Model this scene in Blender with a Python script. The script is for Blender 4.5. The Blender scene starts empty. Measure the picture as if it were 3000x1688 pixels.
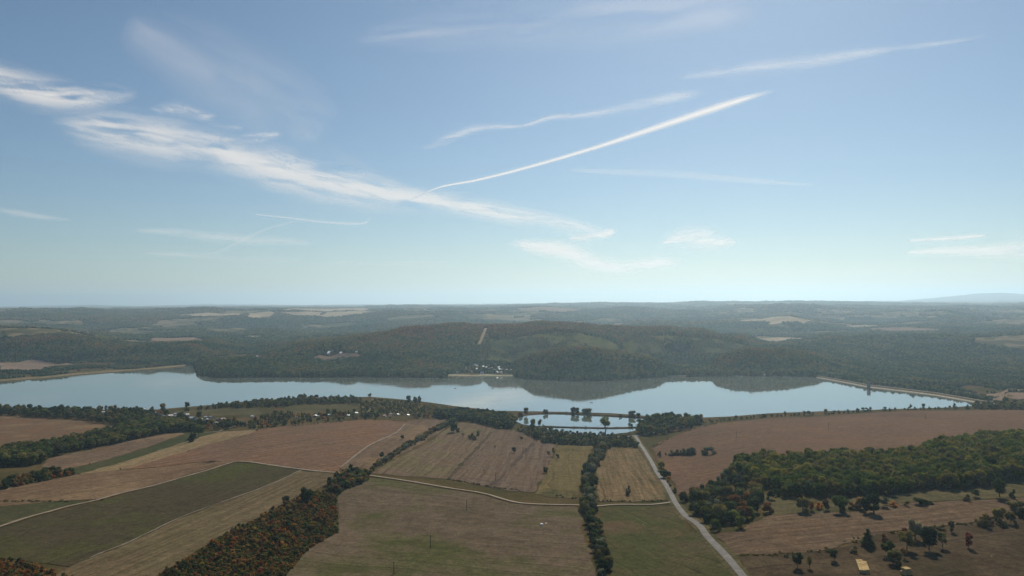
import bpy, math, random, colorsys
import numpy as np
from mathutils import Vector, Matrix
from mathutils.geometry import delaunay_2d_cdt

random.seed(7)
rng = np.random.default_rng(11)
SC = bpy.context.scene
COL = SC.collection

# ------------------------------------------------------------------ camera
HC = 200.0                      # metres above the lake
F = 2310.0                      # focal length in photograph pixels (3000 wide)
PITCH, ROLL = math.radians(1.09), math.radians(-0.36)
cam_data = bpy.data.cameras.new('camera')
cam = bpy.data.objects.new('camera', cam_data)
COL.objects.link(cam)
cam_data.sensor_width = 36.0
cam_data.lens = 36.0 * F / 3000.0
cam_data.clip_start = 1.0
cam_data.clip_end = 900000.0
CAM_M = Matrix.Rotation(math.pi / 2 + PITCH, 4, 'X') @ Matrix.Rotation(ROLL, 4, 'Z')
cam.matrix_world = Matrix.Translation((0, 0, HC)) @ CAM_M
SC.camera = cam

# ------------------------------------------------------------------ sky + sun
SUN_AZ, SUN_EL = math.radians(16.5), math.radians(36.0)
world = bpy.data.worlds.new('World')
SC.world = world
world.use_nodes = True
wn, wl = world.node_tree.nodes, world.node_tree.links
wn.clear()
wo = wn.new('ShaderNodeOutputWorld')
bg = wn.new('ShaderNodeBackground')
sky = wn.new('ShaderNodeTexSky')
sky.sky_type = 'NISHITA'
sky.sun_disc = False
sky.sun_elevation = SUN_EL
sky.sun_rotation = SUN_AZ
sky.altitude = 300
sky.air_density = 1.0
sky.dust_density = 0.35
sky.ozone_density = 2.6
bg.inputs['Strength'].default_value = 0.060
tint = wn.new('ShaderNodeMix'); tint.data_type = 'RGBA'; tint.blend_type = 'MULTIPLY'; tint.inputs[0].default_value = 1.0
tint.inputs[7].default_value = (0.92, 0.985, 1.0, 1)      # the clear dry air of this autumn day is a touch more cyan
wl.new(sky.outputs[0], tint.inputs[6]); wl.new(tint.outputs[2], bg.inputs[0])
wl.new(bg.outputs[0], wo.inputs[0])

sun_data = bpy.data.lights.new('sun', 'SUN')
sun_data.energy = 4.8
sun_data.angle = math.radians(0.5)
sun_data.color = (1.0, 0.90, 0.75)
sun = bpy.data.objects.new('sun', sun_data)
COL.objects.link(sun)
SUNV = Vector((math.sin(SUN_AZ) * math.cos(SUN_EL), math.cos(SUN_AZ) * math.cos(SUN_EL), math.sin(SUN_EL)))
sun.rotation_euler = SUNV.to_track_quat('Z', 'Y').to_euler()

vs = SC.view_settings
vs.view_transform = 'Standard'
vs.look = 'None'
vs.exposure = 0.12
vs.gamma = 1.0
vs.use_curve_mapping = False
SC.cycles.max_bounces = 5
SC.cycles.diffuse_bounces = 2
SC.cycles.glossy_bounces = 3
SC.cycles.transmission_bounces = 2
SC.cycles.volume_bounces = 1
SC.cycles.transparent_max_bounces = 16
SC.cycles.use_denoising = True

# ------------------------------------------------------------------ maths helpers
R3 = np.array(CAM_M.to_3x3())

def ray(px, py):
    px = np.asarray(px, float); py = np.asarray(py, float)
    v = np.stack([(px - 1500) / F, -(py - 844) / F, -np.ones_like(px)], -1) @ R3.T
    az = np.arctan2(v[..., 0], v[..., 1])
    t = v[..., 2] / np.hypot(v[..., 0], v[..., 1])
    return az, t

def project(x, y, z):
    v = np.stack([np.asarray(x, float), np.asarray(y, float), np.asarray(z, float) - HC], -1) @ R3
    return 1500 - F * v[..., 0] / v[..., 2], 844 + F * v[..., 1] / v[..., 2]

def _hash(ix, iy, s):
    n = (ix.astype(np.int64) * 374761393 + iy.astype(np.int64) * 668265263 + s * 974634777) & 0x7fffffff
    n = ((n ^ (n >> 13)) * 1274126177) & 0x7fffffff
    n = ((n ^ (n >> 11)) * 60493) & 0x7fffffff
    return ((n ^ (n >> 16)) & 0xffff) / 65535.0

def vnoise(x, y, s=0):
    x = np.asarray(x, float); y = np.asarray(y, float)
    ix, iy = np.floor(x), np.floor(y)
    fx, fy = x - ix, y - iy
    fx = fx * fx * fx * (fx * (fx * 6 - 15) + 10); fy = fy * fy * fy * (fy * (fy * 6 - 15) + 10)
    a = _hash(ix, iy, s); b = _hash(ix + 1, iy, s); c = _hash(ix, iy + 1, s); d = _hash(ix + 1, iy + 1, s)
    return (a + (b - a) * fx) * (1 - fy) + (c + (d - c) * fx) * fy

def fbm(x, y, s=0, o=4):
    r, a, n = 0, 1.0, 0
    for k in range(o):
        r = r + a * vnoise(x * 2 ** k + 17.3 * k, y * 2 ** k - 9.1 * k, s + k); n += a; a *= 0.5
    return r / n          # 0..1

def sstep(a, b, x):
    t = np.clip((x - a) / (b - a), 0, 1)
    return t * t * (3 - 2 * t)

# ------------------------------------------------------------------ the lie of the land
# shorelines of the reservoir (water level z = 0)
S1 = [(-600,1215),(0,1200),(200,1200),(330,1203),(450,1202),(620,1188),(750,1175),(850,1169),(913,1167),(1085,1164),(1157,1170),(1230,1177),(1329,1191),(1449,1205),
      (1645,1208),(1791,1212),(1907,1221),(2038,1226),(2140,1222),(2250,1213),(2541,1203),(2774,1196),(2885,1189),(2930,1186),(3400,1186)]
S2 = [(-600,1150),(0,1119),(125,1110),(247,1098),(364,1089),(451,1083),(553,1073),(574,1071),(580,1095),(600,1101),(640,1107),(750,1106),(1012,1106),(1303,1107),
      (1310,1104),(1505,1104),(1520,1108),(1558,1112),(1675,1117),(1762,1117),(1864,1111),(1951,1105),(2170,1101),(2366,1104),(2395,1107),
      (2541,1134),(2745,1159),(2885,1184),(2930,1185),(3400,1185)]

def shore_tab(tab):
    px, py = np.array(tab, float).T
    az, t = ray(px, py)
    return az, HC / -t
S1a, S1d = shore_tab(S1)
S2a, S2d = shore_tab(S2)

# ridge and valley lines beyond the lake: (column, row, distance)
L = []
L.append([(-400,1075,2900),(0,1052,2900),(240,1062,2750),(400,1062,2750),(495,1062,2700),(576,1060,2700),(592,1088,2290),(600,1083,2320),(640,1070,2400),(700,1057,2480),(750,1055,2500),
 (850,1058,2500),(950,1058,2500),(1090,1058,2480),(1200,1062,2400),(1303,1078,2350),(1312,1093,2240),(1400,1090,2250),(1500,1092,2240),(1515,1065,2300),
 (1558,1048,2210),(1616,1032,2235),(1704,1021,2235),(1762,1030,2235),(1849,1052,2220),(1922,1067,2210),(1955,1086,2210),(2000,1092,2200),(2080,1090,2200),
 (2100,1058,2260),(2140,1040,2290),(2200,1030,2310),(2300,1030,2330),(2395,1056,2290),(2450,1080,2290),(2560,1095,2320),(2700,1105,2300),(3000,1125,2200),(3400,1125,2200)])
L.append([(-400,1004,3080),(0,1004,3080),(200,1004,3060),(300,1016,3000),(387,1027,2930),(437,1014,2960),(560,1015,2960),(600,1032,2950),(626,1044,2900),(750,1036,3000),
 (850,1036,2600),(1000,1036,2560),(1100,1034,2520),(1300,1045,2500),(1400,1058,2500),(1500,1055,2600),(1558,1046,2450),(1616,1035,2480),(1704,1028,2480),(1762,1034,2480),
 (1849,1046,2460),(1922,1055,2600),(1955,1064,2600),(2080,1064,2600),(2100,1052,2600),(2140,1038,2650),(2300,1032,2700),(2395,1042,2700),(2450,1050,2700),
 (2560,1058,2800),(2700,1055,2800),(3000,1062,2900),(3400,1062,2900)])
L.append([(-400,961,3380),(0,961,3380),(110,962,3380),(200,971,3350),(250,984,3330),(300,997,3300),(400,1010,3300),(437,1008,3300),(600,1003,3300),(750,1012,3500),(900,1008,2950),
 (1012,1010,2700),(1128,1006,2700),(1300,1004,2750),(1400,1004,2750),(1440,990,2750),(1500,984,2780),(1616,974,2800),(1675,974,2800),(1762,987,2800),(1811,1015,2750),
 (1840,992,2800),(1907,983,2850),(1995,982,2900),(2111,991,2900),(2200,1015,3000),(2300,1014,3100),(2425,1012,3150),(2570,1016,3200),(2800,1012,3200),(3000,1010,3200),(3400,1010,3200)])
L.append([(-400,976,4300),(0,976,4300),(250,978,4300),(400,990,4300),(600,987,4300),(750,990,4200),(850,1006,3600),(900,1006,3300),(1012,1003,2850),(1128,981,2920),(1187,966,2980),
 (1274,956,3040),(1390,958,3060),(1500,960,3060),(1587,952,3080),(1704,955,3100),(1762,962,3150),(1878,963,3300),(1937,964,3300),(2053,970,3300),(2111,985,3300),
 (2183,987,3300),(2228,1010,3400),(2297,1013,3450),(2425,991,3500),(2570,992,3500),(2687,989,3500),(2832,988,3500),(3000,982,3500),(3400,982,3500)])
L.append([(-400,968,5000),(0,968,5000),(400,975,4900),(750,974,4900),(1100,977,4500),(1500,975,4400),(2100,985,4300),(2250,992,4200),(2400,975,4500),(3000,970,4500),(3400,970,4500)])
L.append([(-400,948,5600),(0,948,5600),(400,957,5600),(750,962,5600),(950,967,5500),(1187,957,5500),(1500,957,5500),(1700,959,5300),(1791,959,5300),(1893,944,5200),(1966,941,5200),
 (2082,947,5200),(2199,944,5200),(2323,931,5200),(2400,946,5100),(2500,960,5000),(2700,962,5000),(3000,957,5000),(3400,957,5000)])
L.append([(-400,926,6500),(0,926,6500),(400,928,6500),(750,926,6500),(808,926,6500),(954,937,6500),(1070,928,6500),(1187,919,6700),(1500,936,6300),(1700,938,6300),(1893,938,6300),
 (2082,937,6300),(2323,937,6200),(2450,942,6200),(2600,938,6200),(2774,933,6000),(3000,939,6000),(3400,939,6000)])
L.append([(-400,909,8000),(0,909,8000),(250,909,8000),(450,908,8000),(611,905,8000),(750,908,8000),(808,913,7600),(1187,915,7600),(1500,911,7600),(1587,902,8000),(1733,912,8000),
 (1893,907,8000),(1951,910,8000),(2082,906,8000),(2352,895,8000),(2425,899,8000),(2687,905,8000),(2861,902,8000),(3000,909,8000),(3400,909,8000)])
L.append([(-400,911,10000),(0,910,10000),(800,908,10000),(1500,903,10000),(3000,899,10000),(3400,899,10000)])
L.append([(-400,907,12500),(0,907,12500),(250,906.5,12500),(611,902,12500),(750,903,12500),(1060,903,12500),(1085,898.5,12500),(1216,896,12500),(1332,900,12500),(1500,897,12500),(1587,893,12500),
 (1747,889,12500),(1937,890,12500),(2082,885.5,12500),(2250,886,12500),(2366,884,12500),(2600,888,12500),(2832,891,12500),(3000,890,12500),(3400,890,12500)])
yh = lambda px: 888 + (1500 - px) * 0.00628
L.append([(p, yh(p) + 4, 20000) for p in (-400, 0, 750, 1500, 2250, 3000, 3400)])
L.append([(-400, yh(-400)+3, 30000), (0, yh(0)+1, 30000), (270, yh(270)-3, 30000), (400, yh(400)+2, 30000), (600, yh(600)-2, 30000), (900, yh(900)+2, 30000),
          (1800, yh(1800)+2, 30000), (2500, yh(2500)+1, 30000), (2650, 880, 30000), (2780, 869, 30000), (2860, 861, 30000), (2920, 857, 30000), (3000, 861, 30000), (3400, 875, 30000)])
LT = []
for tab in L:
    px, py, dd = np.array(tab, float).T
    az, t = ray(px, py)
    dd = dd / np.cos(az)                              # the table gives depth along the view
    LT.append((az, dd, HC + t * dd))

def smooth_interp(a, xs, ys, w=0.0022):
    # three-tap blur of the piecewise linear profile keeps crests rounded
    return (np.interp(a - w, xs, ys) + 2 * np.interp(a, xs, ys) + np.interp(a + w, xs, ys)) / 4

az_dam0 = float(ray(2392, 1105)[0]); az_dam1 = float(ray(2940, 1185)[0])

def near_height(az, d):
    x, y = d * np.sin(az), d * np.cos(az)
    s1 = np.interp(az, S1a, S1d)
    q = s1 - d                                       # distance to the near shore
    z = 1.2 + 26.0 * sstep(120, 950, q)
    und = (fbm(x / 420, y / 420, 5, 2) - 0.5) * 16
    z = z + und * sstep(150, 600, q)
    right = sstep(0.17, 0.30, az)                    # the broad field right of the road swells up
    z = z + right * 9 * sstep(30, 260, q)
    # flat ground round the fish ponds
    pa = (az - 0.082) / 0.10; pd = (d - 1330) / 210.0
    m = np.clip(1.35 - (pa ** 4 + pd ** 4) ** 0.25, 0, 0.35) / 0.35
    m = m * m * (3 - 2 * m)
    z = z * (1 - m) + 1.0 * m
    return z

def height(x, y):
    x = np.asarray(x, float); y = np.asarray(y, float)
    shp = np.broadcast(x, y).shape
    x = np.broadcast_to(x, shp).ravel(); y = np.broadcast_to(y, shp).ravel()
    az = np.arctan2(x, y); d = np.hypot(x, y)
    s1 = np.interp(az, S1a, S1d); s2 = np.interp(az, S2a, S2d); s2 = np.maximum(s2, s1 + 2)
    z = near_height(az, d)
    # lake bed
    dep = np.minimum(4.0, (s2 - s1) * 0.05)
    bed = -dep * sstep(0, 1, (d - s1) / 18.0) * sstep(0, 1, (s2 - d) / 18.0)
    inb = (d > s1) & (d <= s2)
    z = np.where(inb, bed, z)
    # beyond the lake: monotone curve through the knots of this direction
    far = d > s2
    if far.any():
        a, dd = az[far], d[far]; s2f = s2[far]
        dam = sstep(az_dam0 - 0.002, az_dam0 + 0.002, a) * (1 - sstep(az_dam1, az_dam1 + 0.004, a))
        K = [s2f, s2f + 9, s2f + 15, s2f + 45]
        Z = [np.zeros_like(a), 1.8 + 1.6 * dam, 2.3 + 1.6 * dam, 3.5 - 4.5 * dam]
        for (ta, td, tz) in LT:
            dk = np.maximum(smooth_interp(a, ta, td), K[-1] + 30)
            K.append(dk); Z.append(smooth_interp(a, ta, tz))
        K.append(np.full_like(a, 42000.0)); Z.append(np.full_like(a, 60.0))
        K = np.stack(K, 1); Z = np.stack(Z, 1)
        h = np.diff(K, axis=1); dl = np.diff(Z, axis=1) / h
        m = np.zeros_like(K)
        w1 = 2 * h[:, 1:] + h[:, :-1]; w2 = h[:, 1:] + 2 * h[:, :-1]
        same = dl[:, :-1] * dl[:, 1:] > 0
        with np.errstate(divide='ignore', invalid='ignore'):
            hm = (w1 + w2) / (w1 / dl[:, :-1] + w2 / dl[:, 1:])
        m[:, 1:-1] = np.where(same, hm, 0)
        m[:, 0] = dl[:, 0]
        idx = np.clip((dd[:, None] >= K).sum(1) - 1, 0, K.shape[1] - 2)
        r = np.arange(len(dd))
        k0, hh = K[r, idx], h[r, idx]
        t = np.clip((dd - k0) / hh, 0, 1)
        z0, z1, m0, m1 = Z[r, idx], Z[r, idx + 1], m[r, idx], m[r, idx + 1]
        zz = (2*t**3-3*t**2+1)*z0 + (t**3-2*t**2+t)*hh*m0 + (-2*t**3+3*t**2)*z1 + (t**3-t**2)*hh*m1
        X, Y = x[far], y[far]
        amp = sstep(150, 600, dd - s2f) * (1 + sstep(3500, 8000, dd) * 0.8)
        gul = 1 - np.abs(fbm(X / 210, Y / 210, 71, 2) - 0.5) * 5.0          # gullies running down the wooded slopes
        zz = zz - np.clip(gul, 0, 1) * 13 * sstep(120, 450, dd - s2f) * (1 - sstep(3600, 4600, dd))
        calm = 0.28 + 0.72 * sstep(3500, 4600, dd)
        zz = zz + sstep(4200, 5200, dd) * (1 - sstep(9500, 11500, dd)) * (fbm(X / 900, Y / 620, 61, 3) - 0.5) * 62
        zz = zz + amp * ((fbm(X / 330, Y / 330, 21, 3) - 0.5) * 24 * calm + (fbm(X / 90, Y / 90, 31, 2) - 0.5) * 6)
        z = z.copy(); z[far] = zz
    return z.reshape(shp)

DS = np.concatenate([np.arange(150, 1500, 6), np.arange(1500, 4200, 5), np.geomspace(4200, 32000, 260)])
_grid_cache = {}
def hit(px, py):
    """point of the land seen at pixel (px, py) -> world x, y, z, distance"""
    az, t = ray(px, py)
    az, t = float(az), float(t)
    z = height(DS * math.sin(az), DS * math.cos(az)); z = np.maximum(z, 0)
    below = (HC + t * DS) <= z
    i = int(np.argmax(below)) if below.any() else len(DS) - 1
    if i == 0: d = DS[0]
    else:
        a0 = HC + t * DS[i-1] - z[i-1]; a1 = HC + t * DS[i] - z[i]
        d = DS[i-1] + (DS[i] - DS[i-1]) * (a0 / (a0 - a1) if a0 != a1 else 0)
    x, y = d * math.sin(az), d * math.cos(az)
    return x, y, max(float(height(x, y)), 0.0), d

def hits(pts):
    return np.array([hit(p[0], p[1])[:2] for p in pts])

def gz(x, y):
    return float(height(x, y))

def in_poly(x, y, poly):  # even-odd test
    x = np.asarray(x); y = np.asarray(y)
    r = np.zeros(x.shape, bool)
    n = len(poly); j = n - 1
    for i in range(n):
        xi, yi = poly[i]; xj, yj = poly[j]
        c = ((yi > y) != (yj > y)) & (x < (xj - xi) * (y - yi) / ((yj - yi) or 1e-9) + xi)
        r ^= c; j = i
    return r

# ------------------------------------------------------------------ object helpers
def tag(o, label=None, cat=None, group=None, kind=None):
    if label: o['label'] = label
    if cat: o['category'] = cat
    if group: o['group'] = group
    if kind: o['kind'] = kind
    return o

def mesh_from(name, V, Fc, mat=None, smooth=False):
    me = bpy.data.meshes.new(name)
    V = np.asarray(V, np.float32)
    if isinstance(Fc, np.ndarray):
        n, k = Fc.shape
        me.vertices.add(len(V)); me.vertices.foreach_set('co', V.ravel())
        me.loops.add(n * k); me.loops.foreach_set('vertex_index', Fc.astype(np.int32).ravel())
        me.polygons.add(n)
        me.polygons.foreach_set('loop_start', np.arange(0, n * k, k, dtype=np.int32))
        me.update(calc_edges=True)
    else:
        me.from_pydata([tuple(map(float, v)) for v in V], [], Fc)
        me.update()
    if smooth: me.shade_smooth()
    if mat: me.materials.append(mat)
    return me

def obj(name, me, parent=None, loc=None, mat=None):
    o = bpy.data.objects.new(name, me)
    COL.objects.link(o)
    if parent: o.parent = parent
    if loc is not None: o.location = loc
    if mat is not None:
        o.material_slots[0].link = 'OBJECT'; o.material_slots[0].material = mat
    return o

def empty(name, loc, rz=0.0, scale=None):
    o = bpy.data.objects.new(name, None)
    o.empty_display_size = 0.5
    COL.objects.link(o); o.location = loc; o.rotation_euler = (0, 0, rz)
    if scale is not None: o.scale = scale
    return o

# ------------------------------------------------------------------ materials
def new_mat(name):
    m = bpy.data.materials.new(name); m.use_nodes = True
    nt = m.node_tree; nt.nodes.clear()
    out = nt.nodes.new('ShaderNodeOutputMaterial')
    return m, nt, out

def N(nt, typ, **kw):
    n = nt.nodes.new(typ)
    for k, v in kw.items(): setattr(n, k, v)
    return n

def ramp(nt, fac, stops, interp='LINEAR'):
    r = nt.nodes.new('ShaderNodeValToRGB'); r.color_ramp.interpolation = interp
    e = r.color_ramp.elements
    while len(e) > 1: e.remove(e[0])
    for i, (p, c) in enumerate(stops):
        if i == 0: el = e[0]; el.position = p
        else: el = e.new(p)
        el.color = (*c, 1) if len(c) == 3 else c
    nt.links.new(fac, r.inputs[0])
    return r.outputs[0]

def pos_noise(nt, scale, stretch=None, angle=0.0, detail=4, rough=0.55, offs=(0, 0, 0)):
    g = N(nt, 'ShaderNodeNewGeometry')
    mp = N(nt, 'ShaderNodeMapping')
    mp.vector_type = 'TEXTURE' if False else 'POINT'
    nt.links.new(g.outputs['Position'], mp.inputs[0])
    mp.inputs['Rotation'].default_value = (0, 0, -angle)
    mp.inputs['Location'].default_value = offs
    sx, sy = (stretch or (1, 1))
    mp.inputs['Scale'].default_value = (scale * sx, scale * sy, scale * min(sx, sy))
    # rotate first, then scale
    if stretch:
        mp2 = N(nt, 'ShaderNodeMapping')
        mp.inputs['Scale'].default_value = (1, 1, 1)
        nt.links.new(mp.outputs[0], mp2.inputs[0])
        mp2.inputs['Scale'].default_value = (scale * sx, scale * sy, 0.0)
        vec = mp2.outputs[0]
    else:
        vec = mp.outputs[0]
    no = N(nt, 'ShaderNodeTexNoise')
    no.inputs['Scale'].default_value = 1.0
    no.inputs['Detail'].default_value = detail
    no.inputs['Roughness'].default_value = rough
    nt.links.new(vec, no.inputs['Vector'])
    return no.outputs['Fac']

def mixc(nt, fac, a, b, blend='MIX'):
    m = N(nt, 'ShaderNodeMix'); m.data_type = 'RGBA'; m.blend_type = blend
    if isinstance(fac, (int, float)): m.inputs[0].default_value = fac
    else: nt.links.new(fac, m.inputs[0])
    for i, c in ((6, a), (7, b)):
        if isinstance(c, tuple): m.inputs[i].default_value = (*c, 1)
        else: nt.links.new(c, m.inputs[i])
    return m.outputs[2]

def simple(name, col, rough=0.8, vary=0.25, scale=0.8, metal=0.0, spec=0.2):
    m, nt, out = new_mat(name)
    b = N(nt, 'ShaderNodeBsdfPrincipled')
    n = pos_noise(nt, scale, detail=3)
    c = ramp(nt, n, [(0.3, tuple(x * (1 - vary) for x in col)), (0.7, tuple(min(1, x * (1 + vary)) for x in col))])
    nt.links.new(c, b.inputs['Base Color'])
    b.inputs['Roughness'].default_value = rough
    b.inputs['Metallic'].default_value = metal
    b.inputs['Specular IOR Level'].default_value = spec
    nt.links.new(b.outputs[0], out.inputs[0])
    return m

def foliage(name, cols, scale=1 / 70, rnd=0.5, transl=0.3, fine=0.9, upland=0.0):
    """leaf colour drifts over the land and from plant to plant"""
    m, nt, out = new_mat(name)
    n = pos_noise(nt, scale, detail=3, rough=0.6)
    oi = N(nt, 'ShaderNodeObjectInfo')
    ma = N(nt, 'ShaderNodeMath', operation='MULTIPLY_ADD')
    nt.links.new(oi.outputs['Random'], ma.inputs[0]); ma.inputs[1].default_value = rnd
    ms = N(nt, 'ShaderNodeMath', operation='SUBTRACT'); nt.links.new(n, ms.inputs[0]); ms.inputs[1].default_value = rnd / 2
    nt.links.new(ms.outputs[0], ma.inputs[2])
    k = len(cols)
    if upland:                      # russet hilltops, greener feet; darkening downhill also paints slope shade into the leaf colour
        g = N(nt, 'ShaderNodeNewGeometry'); sz = N(nt, 'ShaderNodeSeparateXYZ'); nt.links.new(g.outputs['Position'], sz.inputs[0])
        mz = N(nt, 'ShaderNodeMapRange'); nt.links.new(sz.outputs[2], mz.inputs['Value'])
        mz.inputs['From Min'].default_value = 5; mz.inputs['From Max'].default_value = 105
        mz.inputs['To Min'].default_value = -upland; mz.inputs['To Max'].default_value = upland
        az_ = N(nt, 'ShaderNodeMath', operation='ADD'); nt.links.new(ma.outputs[0], az_.inputs[0]); nt.links.new(mz.outputs[0], az_.inputs[1])
        ma = az_
    c = ramp(nt, ma.outputs[0], [(0.28 + 0.44 * i / (k - 1), cols[i]) for i in range(k)])
    n2 = pos_noise(nt, fine, detail=2)
    v = ramp(nt, n2, [(0.3, (0.62, 0.62, 0.62)), (0.7, (1.35, 1.35, 1.3))])
    c2 = mixc(nt, 1.0, c, v, 'MULTIPLY')
    # individual brightness
    mr = N(nt, 'ShaderNodeMath', operation='MULTIPLY'); nt.links.new(oi.outputs['Random'], mr.inputs[0]); mr.inputs[1].default_value = 7.13
    fr = N(nt, 'ShaderNodeMath', operation='FRACT'); nt.links.new(mr.outputs[0], fr.inputs[0])
    v2 = ramp(nt, fr.outputs[0], [(0, (0.7, 0.7, 0.72)), (1, (1.3, 1.3, 1.2))])
    c3 = mixc(nt, 1.0, c2, v2, 'MULTIPLY')
    d = N(nt, 'ShaderNodeBsdfDiffuse'); t = N(nt, 'ShaderNodeBsdfTranslucent'); mx = N(nt, 'ShaderNodeMixShader')
    nt.links.new(c3, d.inputs[0]); nt.links.new(c3, t.inputs[0])
    mx.inputs[0].default_value = transl
    nt.links.new(d.outputs[0], mx.inputs[1]); nt.links.new(t.outputs[0], mx.inputs[2])
    nt.links.new(mx.outputs[0], out.inputs[0])
    return m

def field_mat(name, base, alt, patch, angle=0.0, row=6.0, rows_amt=0.5, patch_scale=1 / 90, light=None, fine=0.5):
    """soil or grass with drill rows along `angle`, patchy tone and fine clods"""
    m, nt, out = new_mat(name)
    big = pos_noise(nt, patch_scale, detail=5, rough=0.6)
    dk_ = 0.93
    base, alt, patch = (tuple(x * dk_ for x in q) for q in (base, alt, patch))
    c = ramp(nt, big, [(0.34, base), (0.5, alt), (0.64, patch)])
    rows = pos_noise(nt, 1.0, stretch=(1 / 140.0, 1 / row), angle=angle, detail=6, rough=0.72)
    lc = tuple(x * 0.88 for x in (light or tuple(min(1, x * 1.7) for x in alt)))
    rf = ramp(nt, rows, [(0.44, (0, 0, 0)), (0.66, (1, 1, 1))])
    mm = N(nt, 'ShaderNodeMath', operation='MULTIPLY'); nt.links.new(rf, mm.inputs[0]); mm.inputs[1].default_value = rows_amt
    c = mixc(nt, mm.outputs[0], c, lc)
    dk = ramp(nt, rows, [(0.30, (0.66, 0.66, 0.66)), (0.5, (1, 1, 1))])
    c = mixc(nt, rows_amt, c, mixc(nt, 1.0, c, dk, 'MULTIPLY'))
    # wheelings of the drill: thin paired lines every swath, slightly wandering
    g_ = N(nt, 'ShaderNodeNewGeometry'); mp_ = N(nt, 'ShaderNodeMapping'); mp_.inputs['Rotation'].default_value = (0, 0, -angle)
    nt.links.new(g_.outputs['Position'], mp_.inputs[0]); sx_ = N(nt, 'ShaderNodeSeparateXYZ'); nt.links.new(mp_.outputs[0], sx_.inputs[0])
    wn_ = pos_noise(nt, 1 / 90, detail=2)
    md_ = N(nt, 'ShaderNodeMath', operation='MULTIPLY_ADD'); nt.links.new(wn_, md_.inputs[0]); md_.inputs[1].default_value = 30.0; nt.links.new(sx_.outputs[1], md_.inputs[2])
    dv_ = N(nt, 'ShaderNodeMath', operation='DIVIDE'); nt.links.new(md_.outputs[0], dv_.inputs[0]); dv_.inputs[1].default_value = 19.0
    fr_ = N(nt, 'ShaderNodeMath', operation='FRACT'); nt.links.new(dv_.outputs[0], fr_.inputs[0])
    tr_ = ramp(nt, fr_.outputs[0], [(0.0, (0.72,) * 3), (0.05, (0.72,) * 3), (0.075, (1, 1, 1)), (0.13, (1, 1, 1)), (0.15, (1.22,) * 3), (0.20, (1.22,) * 3), (0.22, (1, 1, 1)), (0.97, (1, 1, 1)), (1.0, (0.72,) * 3)])
    tn_ = pos_noise(nt, 1.0, stretch=(1 / 120.0, 1 / 40.0), angle=angle, detail=2)
    tf_ = ramp(nt, tn_, [(0.42, (0, 0, 0)), (0.6, (1, 1, 1))])
    c = mixc(nt, tf_, c, mixc(nt, 1.0, c, tr_, 'MULTIPLY'))
    fn = pos_noise(nt, fine, detail=5, rough=0.8)
    fv = ramp(nt, fn, [(0.3, (0.6, 0.6, 0.6)), (0.7, (1.42, 1.4, 1.36))])
    c = mixc(nt, 1.0, c, fv, 'MULTIPLY')
    sp = pos_noise(nt, 0.13, detail=4, rough=0.8)
    sv = ramp(nt, sp, [(0.3, (0.68, 0.68, 0.68)), (0.7, (1.32, 1.32, 1.30))])
    c = mixc(nt, 1.0, c, sv, 'MULTIPLY')
    b = N(nt, 'ShaderNodeBsdfDiffuse'); b.inputs['Roughness'].default_value = 0.0
    nt.links.new(c, b.inputs[0])
    bp = N(nt, 'ShaderNodeBump'); bp.inputs['Strength'].default_value = 0.6; bp.inputs['Distance'].default_value = 0.5
    nt.links.new(fn, bp.inputs['Height']); nt.links.new(bp.outputs[0], b.inputs['Normal'])
    nt.links.new(b.outputs[0], out.inputs[0])
    return m

# ------------------------------------------------------------------ water
def water_mat(name, body, refl=0.72, rough=0.03, bump=0.03, tint=(0.95, 0.98, 0.97)):
    m, nt, out = new_mat(name)
    gl = N(nt, 'ShaderNodeBsdfGlossy'); gl.inputs['Roughness'].default_value = rough
    gl.inputs['Color'].default_value = (*tint, 1)
    df = N(nt, 'ShaderNodeBsdfDiffuse'); df.inputs[0].default_value = (*body, 1)
    lw = N(nt, 'ShaderNodeFresnel'); lw.inputs['IOR'].default_value = 1.33
    mr = N(nt, 'ShaderNodeMapRange'); nt.links.new(lw.outputs[0], mr.inputs['Value'])
    mr.inputs['From Min'].default_value = 0.02; mr.inputs['From Max'].default_value = 0.5
    mr.inputs['To Min'].default_value = 0.05; mr.inputs['To Max'].default_value = refl
    mx = N(nt, 'ShaderNodeMixShader')
    nt.links.new(mr.outputs[0], mx.inputs[0]); nt.links.new(df.outputs[0], mx.inputs[1]); nt.links.new(gl.outputs[0], mx.inputs[2])
    nz = pos_noise(nt, 0.22, detail=3, rough=0.6)
    big = pos_noise(nt, 1.0, stretch=(1 / 260.0, 1 / 60.0), angle=0.5, detail=3)
    bm = ramp(nt, big, [(0.42, (0.12, 0.12, 0.12)), (0.62, (1, 1, 1))])
    st = N(nt, 'ShaderNodeMath', operation='MULTIPLY'); nt.links.new(nz, st.inputs[0]); nt.links.new(bm, st.inputs[1])
    bp = N(nt, 'ShaderNodeBump'); bp.inputs['Strength'].default_value = 1.0; bp.inputs['Distance'].default_value = bump
    nt.links.new(st.outputs[0], bp.inputs['Height'])
    nt.links.new(bp.outputs[0], gl.inputs['Normal'])
    nt.links.new(mx.outputs[0], out.inputs[0])
    return m

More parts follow.
